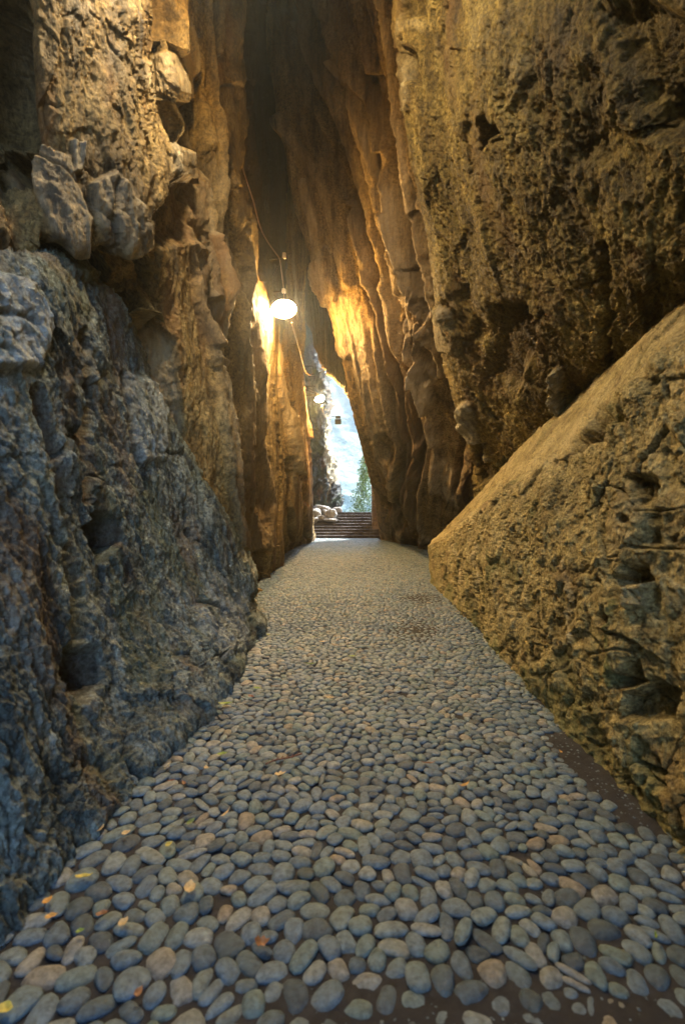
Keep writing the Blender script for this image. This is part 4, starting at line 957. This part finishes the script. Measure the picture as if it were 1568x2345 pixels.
for a in [
 (518, 1621, 42, 5, 'green', 'biggest green leaf, lying at the foot of the left outcrop'),
 (1063, 1815, 40, 28, 'orange', 'bright orange curled leaf alone on the right half of the path', .13, .25),
 (435, 2043, 44, 100, 'tan', 'large pale orange leaf lying broad side up in the left foreground', .36),
 (192, 2018, 46, 18, 'yellow', 'long yellow leaf near the left wall foot', .2),
 (510, 1735, 30, 15, 'green', 'green leaf a little down from the biggest green one', .25),
 (228, 1907, 34, 70, 'tan', 'cream and orange leaf against the outcrop foot', .42),
 (289, 1917, 26, 60, 'tan', 'small yellowish leaf just right of the cream leaf by the outcrop', .35),
 (387, 1942, 24, 60, 'yellow', 'small yellow leaf between two big stones', .3),
 (284, 2122, 32, 75, 'tan', 'cream leaf standing in the left foreground cobbles', .4),
 (110, 2075, 30, 80, 'orange', 'orange leaf nearest the wall in the left foreground', .4),
 (118, 2110, 32, 30, 'orange', 'rust orange leaf just below the orange one by the wall', .3),
 (235, 2102, 34, 20, 'brown', 'dark brown curled leaf left of the cream leaf', .28),
 (600, 2178, 44, 10, 'brown', 'crumpled brown leaf low in the middle foreground', .34, .3, 'ragged'),
 (14, 2322, 44, 0, 'yellow', 'yellow leaf in the bottom left corner', .35),
 (472, 1766, 22, 110, 'tan', 'tan leaf sliver above the middle left cobbles', .28),
 (421, 1801, 26, 130, 'brown', 'slim brown leaf at the left among grey pebbles', .18),
 (393, 1796, 20, 10, 'red', 'dark red brown leaf beside the slim brown one', .2),
 (642, 1785, 34, 25, 'tan', 'ragged tan leaf beside the red twig', .36, .15, 'ragged'),
 (517, 1872, 40, 70, 'tan', 'long narrow dry leaf standing among the left cobbles', .1),
 (437, 1890, 34, 65, 'dgreen', 'dark olive leaf at the left half of the path', .2),
 (590, 1583, 24, 5, 'green', 'light green leaf up the path from the biggest green one', .22),
 (576, 1602, 22, -30, 'red', 'dark red brown curled leaf beside the light green leaf', .2),
 (712, 1528, 38, 5, 'dgreen', 'dark green twiggy leaf in the middle of the path', .16, .2, 'ragged'),
 (807, 1508, 22, 0, 'green', 'dark edged green leaf in the centre of the path', .28),
 (615, 1458, 14, 80, 'green', 'bright green leaf at the corner of the left outcrop', .4),
 (737, 1475, 16, 0, 'tan', 'small tan leaf up the path right of the outcrop corner', .25),
 (755, 1603, 22, 5, 'tan', 'small orange tan leaf right of the dark green twiggy leaf', .25),
 (980, 1762, 40, 5, 'brown', 'flat brown leaf fragment at the centre right', .1),
 (318, 2285, 34, 80, 'brown', 'brown leaf low in the left foreground', .3),
 (184, 2142, 22, 30, 'green', 'small fresh green leaf in the left foreground', .3),
 (880, 1350, 8, 0, 'yellow', 'tiny far yellow leaf in the middle of the distant cobbles', .3),
 (690, 1385, 9, 20, 'yellow', 'tiny yellow leaf left of centre on the distant cobbles', .3),
 (1500, 2160, 30, 60, 'green', 'thin green blade at the right edge of the foreground', .12),
 (1283, 1733, 20, 85, 'orange', 'small orange brown sliver beside the bare earth gutter', .15),
]: leaf(*a)
# dry twig
x, y_, _ = Fl(650, 1752); tw = curve([(x - .075, y_ - .03, .022), (x - .03, y_ - .01, .03), (x + .02, y_ + .012, .027), (x + .075, y_ + .04, .03)], 5)
mb = MB().tube(tw, .0035, 6)
for k, p in enumerate(tw[2:-1]):
    p = Vector(p); s = 1 if k % 2 else -1; mb.tube([p, p + Vector((.006, s * .012, .008))], [.003, .001], 5)
tag(mb.build('twig', plain('red brown twig', (.16, .07, .05), .8)), 'knobbly reddish brown twig on the cobbles at the left of centre', 'twig')

# ------------------------------------------------------------------ the air
hb = MB().box((0, 130, 70), (700, 360, 146)).build('haze', bpy.data.materials.new('air'), None, False)
am = hb.data.materials[0]; am.use_nodes = True; an = am.node_tree; an.nodes.clear()
ao = an.nodes.new('ShaderNodeOutputMaterial'); av = an.nodes.new('ShaderNodeVolumePrincipled')
av.inputs['Density'].default_value = .0025; av.inputs['Color'].default_value = (.78, .92, 1, 1); av.inputs['Anisotropy'].default_value = .78
an.links.new(av.outputs[0], ao.inputs['Volume']); tag(hb, kind='stuff')
